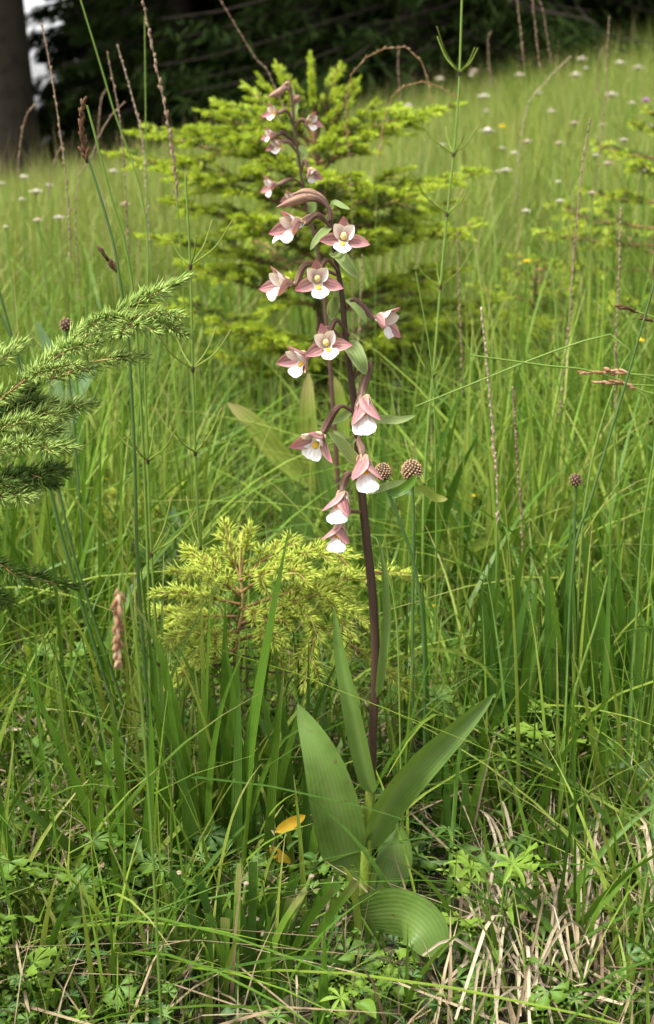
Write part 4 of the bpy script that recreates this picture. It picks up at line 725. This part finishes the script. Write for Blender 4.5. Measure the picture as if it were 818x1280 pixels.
knapweed('small rusty knapweed head above the overhanging spruce branch', (83, 406), 8, [(95, 560), (86, 470)], 1.2, False)
# blurred rusty nodding spike close to the lens
Yn = .56; s = stalk_pts([(205, 1330), (190, 1050), (172, 820), (160, 730), (152, 716), (149, 735), (148, 770)], Yn, 40); o = thing('nodding_sedge', 'out-of-focus rusty nodding spike hanging in front of the tall sedge', 'sedge', s[0]); mb = MB(); tube(mb, s, np.linspace(.0007, .0007, 40), 5); mb.build('stem', M['stalk'], o)
mb = MB(); spikelets(mb, spline([P(149, 735, Yn), P(147, 775, Yn), P(149, 830, Yn)], 12), 54, .006, .001, .6); mb.build('seed_spike', M['spike_rust'], o)

# ------------------------------------------------------------------ meadow flowers
def head_at(px, py, hh):
    d = pdir(px, py)
    for Y in np.linspace(1.0, 11.6, 600):
        p = C0 + d * (Y / d[1])
        if p[2] <= float(g(p[0], p[1])) + hh: return p
    p = C0 + d * (11.6 / d[1]); return p
def meadow_flower(px, py, rpx, mat, label, grp, hh=.36):
    p = head_at(px, py, hh * (.9 + .2 * rng.random())); rr = max(rpx * mpp(p[1]), .004); zb = float(g(p[0], p[1])); b = np.array([p[0] + rng.normal(0, .01), p[1], zb])
    o = thing('meadow_flower', label, 'flower', b, grp); mb = MB(); tube(mb, spline([b - [0, 0, .01], (b + p) / 2 + [.006, 0, 0], p], 8), .0014, 4); mb.build('stem', M['stalk'], o)
    mb = MB(); n = 11
    for q in range(n):
        a = q * 6.283 / n; d = np.array([math.cos(a), math.sin(a), .35 + .3 * rng.random()]); ribbon(mb, spline([p, p + norm(d) * rr * .6, p + norm(d * [1, 1, .3]) * rr], 4), LEAFW(4, rr * .7, .8, .3) + rr * .12, face=(0, 0, 1), nc=3)
    ellipsoid(mb, p + [0, 0, rr * .15], np.array([rr * .5, 0, 0]), np.array([0, rr * .5, 0]), np.array([0, 0, rr * .4]), 8, 5, .5, bump=.3); mb.build('petals', M[mat], o)
W_ = [(728, 75), (733, 86), (775, 80), (753, 156), (780, 176), (608, 140), (605, 122), (673, 117), (698, 228), (700, 252), (633, 214), (628, 186), (550, 100), (510, 134), (553, 182), (798, 86), (643, 192), (658, 265), (622, 215), (650, 95), (74, 273), (7, 284), (30, 222), (62, 232), (142, 215), (222, 204), (2, 230), (45, 241), (812, 160), (690, 140), (765, 120), (610, 165), (805, 215), (745, 195), (720, 95), (790, 130), (28, 250), (590, 95)]
for (a, b) in W_: meadow_flower(a, b, 4 + 5 * rng.random() ** 1.5, 'white_fl', 'small white flower head on the grassy slope below the forest', 'white flowers of the slope')
for (a, b) in ((740, 242), (718, 155), (593, 90), (788, 200), (157, 256), (47, 276), (700, 180), (760, 205), (660, 178)): meadow_flower(a, b, 6, 'pink_fl', 'faded pinkish flower head on the grassy slope', 'pinkish flowers of the slope')
meadow_flower(808, 126, 6, 'purple_fl', 'single purple flower head on the upper slope', None)
for (a, b, hh) in ((628, 159, .36), (659, 327, .3), (801, 426, .25), (595, 620, .12), (543, 758, .08), (560, 768, .06), (130, 600, .1)): meadow_flower(a, b, 5, 'yellow_fl', 'small yellow buttercup-like flower in the meadow grass', 'yellow meadow flowers', hh)

# ------------------------------------------------------------------ the orchids
def petal(parent, name, mat, o, d, nrm, L, W, prof, cup, bend, ruffle=0, nu=12, nv=7, org=None, spot=None):
    d = norm(d); nrm = norm(nrm - (nrm @ d) * d); side = np.cross(d, nrm); t = np.linspace(0, 1, nu); th = bend * t
    ds = L / (nu - 1); c = np.zeros((nu, 3)); c[0] = o; D = d * np.cos(th)[:, None] + nrm * np.sin(th)[:, None]; Nn = nrm * np.cos(th)[:, None] - d * np.sin(th)[:, None]
    for k in range(1, nu): c[k] = c[k - 1] + D[k] * ds
    wd = np.interp(t, prof[0], prof[1]) * W / 2; cs = np.linspace(-1, 1, nv); V = np.zeros((nu, nv, 3)); K = np.zeros((nu, nv, 3)); ph = rng.random() * 6; rn = rng.random()
    for j, x in enumerate(cs):
        rf = ruffle * W * abs(x) ** 2 * np.sin(t * 16 + ph + 2 * x) + ruffle * W * (t ** 4) * math.sin(x * 9 + ph)
        V[:, j] = c + side * (wd * x)[:, None] + Nn * (cup * wd * x * x + rf)[:, None]; K[:, j] = np.stack([np.full(nu, rn), t, np.full(nu, (x + 1) / 2)], 1)
    i = np.arange(nu - 1)[:, None] * nv + np.arange(nv - 1)[None]; mb = MB(); mb.add(V, np.stack([i, i + 1, i + nv + 1, i + nv], -1).reshape(-1, 4), K)
    ob = mb.build(name, M[mat], parent, origin=org)
    return ob, c, Nn, D
SEP = (np.array([0, .15, .35, .55, .75, .9, 1]), np.array([.45, .75, .98, 1, .72, .36, .04])); PET = (np.array([0, .2, .45, .65, .85, .95, 1]), np.array([.4, .75, 1, .98, .7, .4, .12]))
LIP = (np.array([0, .12, .28, .4, .48, .6, .75, .88, .96, 1]), np.array([.5, .62, .6, .46, .5, .85, 1.05, .98, .66, .3]))
def flower(plant, c, size, ax, up, opn, attach, Y, midp=None, dY=0, lipo=None, rov=.0021, ovmat='ovary'):
    m = mpp(Y); Sz = size * m * (.93 if opn > 1 else .86 if opn < .62 else 1.); cc = P(*c, Y + dY); A = sv(*ax); U = sv(*up); U = norm(U - (U @ A) * A); Rr = np.cross(U, A); B = cc - A * Sz * .28; org = plant['o_']
    cs_ = .42 if opn < .68 else 1.; col_ = MB(); ellipsoid(col_, B + A * Sz * .26 + U * Sz * .06 * cs_, Rr * Sz * .15 * cs_, U * Sz * .17 * cs_, A * Sz * .22 * cs_, 8, 6, .5)
    f = col_.build('flower', M['column'], plant)
    rad = lambda deg: U * math.sin(R(deg)) + Rr * math.cos(R(deg))
    def put(nm, mt, deg, o_, L, W, pr, cup, bend, ruf=0):
        q = rad(deg + rng.normal(0, 4)); o_ = o_ + rng.normal(0, .05); d = A * math.cos(o_) + q * math.sin(o_); n = A * math.sin(o_) - q * math.cos(o_)
        return petal(f, nm, mt, B, d, n, Sz * L, Sz * W, pr, cup, bend, ruf, org=org)
    put('sepal', 'sepal', 90, opn * .85, .86 if opn < .62 else 1.02, .5, SEP, .45, .25); la = 38 if opn < .62 else 20
    put('sepal', 'sepal', -la, opn * (1 + .35 * (opn < .62)), 1.0 + .18 * (opn > .62), .56, SEP, .45, .12); put('sepal', 'sepal', 180 + la, opn * (1 + .8 * (opn < .62) * rng.random()), 1.0 + .18 * (opn > .62), .56, SEP, .45, .15)
    put('petal', 'petal', 46, opn * .7, .84, .55, PET, .5, .12); put('petal', 'petal', 134, opn * .7, .84, .55, PET, .5, .12)
    nod = opn < .62; lo = (.22 if nod else opn * .5) if lipo is None else lipo
    lp, lc, lN, lD = put('lip', 'lip', -90, lo, 1.2 if nod else .96, .62 if nod else .72, LIP, .3, -.12 if nod else -.55, .06)
    sp = MB(); k = 5; a_ = lc[k] + lN[k] * Sz * .03
    ellipsoid(sp, a_, np.cross(lD[k], lN[k]) * Sz * .13, lD[k] * Sz * .15, lN[k] * Sz * .04, 7, 5, .5); sp.build('lip_spot', M['lip_spot'], f, origin=org)
    at = P(*attach, Y); pts = [at] + ([P(*midp, Y + dY * .5)] if midp else [(at + B) / 2 + np.array([0, 0, .004])]) + [B - A * Sz * .15, B + A * Sz * .04]
    s = spline(pts, 16); t = np.linspace(0, 1, 16); rr = np.interp(t, [0, .3, .45, .75, .95, 1], [.0011, .0011, .7 * rov, rov, .8 * rov, .6 * rov]); mb = MB(); tube(mb, s, rr, 10); mb.build('ovary', M[ovmat], f, origin=org)
    return f
def bract(plant, pix, wpx, Y, roll=.3, fold=.35, Ys=None):
    return oval(plant, pix, wpx, Y, 'bract', name='bract', fold=fold, a=.45, b=.65, roll=roll, nc=5, Ys=Ys)
YO = gp(455, 1152)[1]
base = gp(455, 1152); ORC = thing('orchid', 'flowering marsh orchid with white-lipped pink flowers and broad basal leaves, in sharp focus', 'orchid', base)
cam_d.dof.focus_distance = float(np.dot(P(440, 640, YO) - C0, FW)) + .02
SP = [(455, 1158), (457, 1090), (463, 990), (467, 900), (470, 830), (466, 745), (458, 670), (450, 590), (446, 530), (440, 480), (432, 420), (428, 370), (421, 330), (414, 290), (413, 268)]
s = spline([P(a, b, YO) for a, b in SP], 60); mb = MB(); tube(mb, s, np.interp(np.linspace(0, 1, 60), [0, .2, .3, .6, .85, 1], [.0042, .0036, .0030, .0028, .0019, .0012]), 12); mb.build('stem', M['ostem'], ORC)
# leaves: (centre line, width, depth of each point)
D = lambda *a: [YO + x for x in a]
oval(ORC, ((454, 1122), (434, 1070), (420, 1010), (402, 945), (372, 880)), 68, YO, 'orchid_leaf', Ys=D(.001, .003, -.006, -.004, .012), fold=.22, a=.5, b=.75, n=24, nc=9, roll=.12, wave=.09)
oval(ORC, ((460, 1062), (485, 1005), (520, 960), (570, 912), (618, 867)), 46, YO, 'orchid_leaf', Ys=D(0, -.012, -.02, -.02, -.01), fold=.5, a=.45, b=.7, n=24, nc=9, roll=-.35)
oval(ORC, ((466, 992), (455, 950), (440, 880), (427, 820), (418, 758)), 26, YO, 'orchid_leaf', Ys=D(-.005, -.008, -.01, -.005, 0), fold=.7, a=.28, b=.7, n=20, nc=7, roll=.3)
oval(ORC, ((471, 872), (477, 820), (482, 770), (479, 710), (473, 672)), 13, YO, 'orchid_leaf', Ys=D(-.004, -.006, -.004, 0, .004), fold=.8, a=.3, b=.7, n=18, nc=5, roll=-.4)
oval(ORC, ((440, 1150), (470, 1142), (502, 1142), (530, 1160), (548, 1197)), 72, YO, 'orchid_leaf', Ys=D(-.015, -.04, -.06, -.075, -.083), fold=.12, a=.55, b=.42, n=24, nc=9, roll=-.1)
oval(ORC, ((450, 1150), (440, 1155), (432, 1152), (428, 1150)), 16, YO, 'orchid_leaf', Ys=D(-.006, -.02, -.03, -.035), fold=.4, n=12)
oval(ORC, ((462, 1145), (486, 1100), (495, 1060), (482, 1020)), 52, YO, 'orchid_leaf', Ys=D(.01, .02, .03, .045), fold=.25, n=20, nc=9, a=.4, b=.5, roll=.2)
oval(ORC, ((450, 1150), (436, 1125), (428, 1095), (425, 1060)), 44, YO, 'orchid_leaf', Ys=D(.012, .022, .03, .04), fold=.2, n=18, nc=9, a=.4, b=.5)
for c, size, ax, up, opn, at, mid, dY, extra in (
    ((430, 297), 31, (.05, .1, 1), (0, 1, 0), 1.22, (416, 300), (424, 288), -.012, {}),
    ((397, 350), 31, (.12, -.05, 1), (-.05, 1, .1), 1.2, (424, 340), (408, 325), -.014, {}),
    ((356, 354), 35, (-.9, -.05, .45), (.1, 1, .2), .85, (424, 345), (385, 330), -.006, {}),
    ((478, 398), 34, (.85, -.25, .5), (.2, 1, 0), .85, (434, 385), (444, 374), -.01, {}),
    ((408, 430), 31, (.0, .05, 1), (-.2, 1, .1), 1.2, (436, 420), (420, 400), -.015, {}),
    ((378, 446), 35, (-.75, -.35, .55), (0, 1, .2), .85, (436, 430), (408, 410), -.004, {}),
    ((455, 506), 54, (.05, -1, .2), (.15, .2, -1), .40, (444, 470), (462, 455), -.014, dict(rov=.0027)),
    ((397, 548), 37, (-.5, -.65, .6), (.1, .8, .5), .95, (448, 520), (425, 508), -.008, dict(rov=.0026)),
    ((455, 580), 52, (.12, -1, .25), (-.25, .2, -1), .46, (450, 540), (449, 552), -.016, dict(rov=.0027)),
    ((427, 624), 48, (-.15, -1, .25), (.35, .2, -1), .5, (452, 605), (436, 592), -.01, dict(rov=.0026)),
    ((424, 664), 44, (-.1, -1, .35), (.1, .3, -1), .58, (456, 640), (432, 640), -.01, dict(rov=.0024)),
    ((371, 280), 36, (-.75, -.25, .6), (0, 1, .2), .7, (414, 285), (398, 268), -.008, {}),
    ((360, 287), 30, (-.9, -.3, .3), (0, 1, .2), .6, (414, 280), (390, 270), .008, {})):
    flower(ORC, c, size, ax, up, opn, at, YO, mid, dY, **extra)
def bud(plant, pts, w, Y, mat='bud'):
    s = spline([P(a, b, Y) for a, b in pts], 16); t = np.linspace(0, 1, 16); m = mpp(Y); mb = MB(); k = len(pts)
    tube(mb, s[:9], np.interp(t[:9], [0, .25, .5], [.0011, .0012, w * m * .42]), 9); st = mb.build('flower_bud', M['ovary'], plant)
    mb = MB(); tube(mb, s[8:], np.interp(t[8:], [.5, .65, .8, 1], [w * m * .40, w * m * .52, w * m * .42, .0002]), 9); mb.build('closed_sepals', M[mat], st, origin=plant['o_'])
bud(ORC, [(413, 275), (412, 262), (400, 250), (385, 247), (372, 250), (346, 259)], 12, YO - .005)
bud(ORC, [(413, 270), (407, 252), (395, 243), (380, 240), (366, 243)], 10, YO + .008)
for pix, wp, Ys, rl in ((((416, 316), (426, 322), (436, 334), (448, 347)), 17, D(0, -.012, -.016, -.014), .3), (((413, 284), (404, 292), (395, 302), (388, 313)), 11, D(0, -.008, -.01, -.012), -.4), (((433, 428), (442, 438), (450, 452), (458, 468)), 21, D(0, -.01, -.014, -.012), .2), (((447, 524), (475, 524), (500, 525), (520, 519)), 11, D(0, .0, -.004, -.008), .1),
    (((446, 545), (436, 552), (428, 545), (416, 538)), 9, D(0, -.006, -.006, -.004), .3), (((452, 580), (440, 570), (425, 552), (410, 540)), 15, D(-.004, -.012, -.016, -.018), .2), (((434, 374), (442, 380), (450, 390), (458, 402)), 13, D(0, -.006, -.008, -.008), .5), (((424, 345), (424, 362), (420, 380), (414, 398)), 15, D(.003, .008, .008, .01), .3), (((414, 262), (418, 254), (428, 258), (438, 262)), 8, D(0, -.002, -.006, -.008), .4), (((413, 272), (410, 284), (410, 296)), 8, D(.003, .006, .008), .2),
    (((428, 372), (418, 380), (414, 392), (418, 402)), 14, D(.003, .01, .014, .012), 0.2), (((456, 615), (470, 612), (490, 606), (508, 600)), 10, D(0, -.006, -.01, -.012), .2), (((448, 500), (430, 520), (410, 528), (396, 530)), 10, D(0, .004, .01, .01), .1)):
    bract(ORC, pix, wp, YO, rl, Ys=Ys)
# the second orchid, behind
b2 = gp(432, 800); YR = b2[1]; OR2 = thing('orchid', 'second slimmer orchid spike with small half-open flowers, softly blurred behind the first', 'orchid', b2)
s = spline([b2 - [0, 0, .01]] + [P(a, b, YR) for a, b in ((428, 700), (420, 560), (412, 450), (405, 366), (395, 302), (384, 262), (378, 228), (371, 180), (366, 135), (363, 112))], 50); mb = MB(); tube(mb, s, np.linspace(.0034, .001, 50), 9); mb.build('stem', M['ostem_dark'], OR2)
for c, size, ax, up, opn, at, mid in (((344, 140), 17, (-.7, -.1, .7), (0, 1, .1), .8, (369, 155), (358, 138)), ((387, 151), 17, (.6, -.2, .75), (0, 1, .1), .9, (369, 160), (376, 150)), ((341, 168), 16, (-.8, -.1, .5), (0, 1, .1), .7, (372, 182), (355, 166)), ((348, 179), 17, (-.6, -.4, .7), (0, 1, .1), .8, (374, 195), (362, 178)), ((389, 214), 18, (.5, -.6, .6), (0, 1, .1), .7, (377, 215), (381, 200)), ((341, 231), 19, (-.9, -.2, .4), (0, 1, .1), .9, (381, 232), (365, 224)), ((366, 246), 17, (-.6, -.3, .7), (0, 1, .1), .7, (384, 250), (376, 242))):
    flower(OR2, c, size, ax, up, opn, at, YR, mid, -.01, rov=.0022)
for pts, w_ in (([(366, 128), (362, 112), (356, 110), (350, 115), (335, 121)], 9), ([(366, 132), (370, 122), (371, 120), (372, 124), (374, 130)], 9), ([(365, 120), (362, 108), (360, 104), (357, 106), (352, 108)], 6)): bud(OR2, pts, w_, YR)
for pix, wp in ((((369, 150), (368, 142), (370, 132), (372, 122)), 8), (((374, 182), (380, 190), (384, 198)), 8), (((376, 188), (374, 200), (376, 212)), 10), (((384, 250), (390, 258), (386, 272)), 10), (((366, 128), (366, 118), (364, 108)), 6)): bract(OR2, pix, wp, YR)
for pix, wp in ((((432, 780), (395, 720), (372, 660), (360, 600)), 40), (((432, 760), (460, 700), (470, 640), (500, 600)), 34), (((430, 690), (415, 640), (405, 590), (408, 540)), 24)): oval(OR2, pix, wp, YR + .01, 'orchid_leaf', n=18, nc=7, fold=.3)

for o in bpy.data.objects:
    if 'o_' in o: del o['o_']
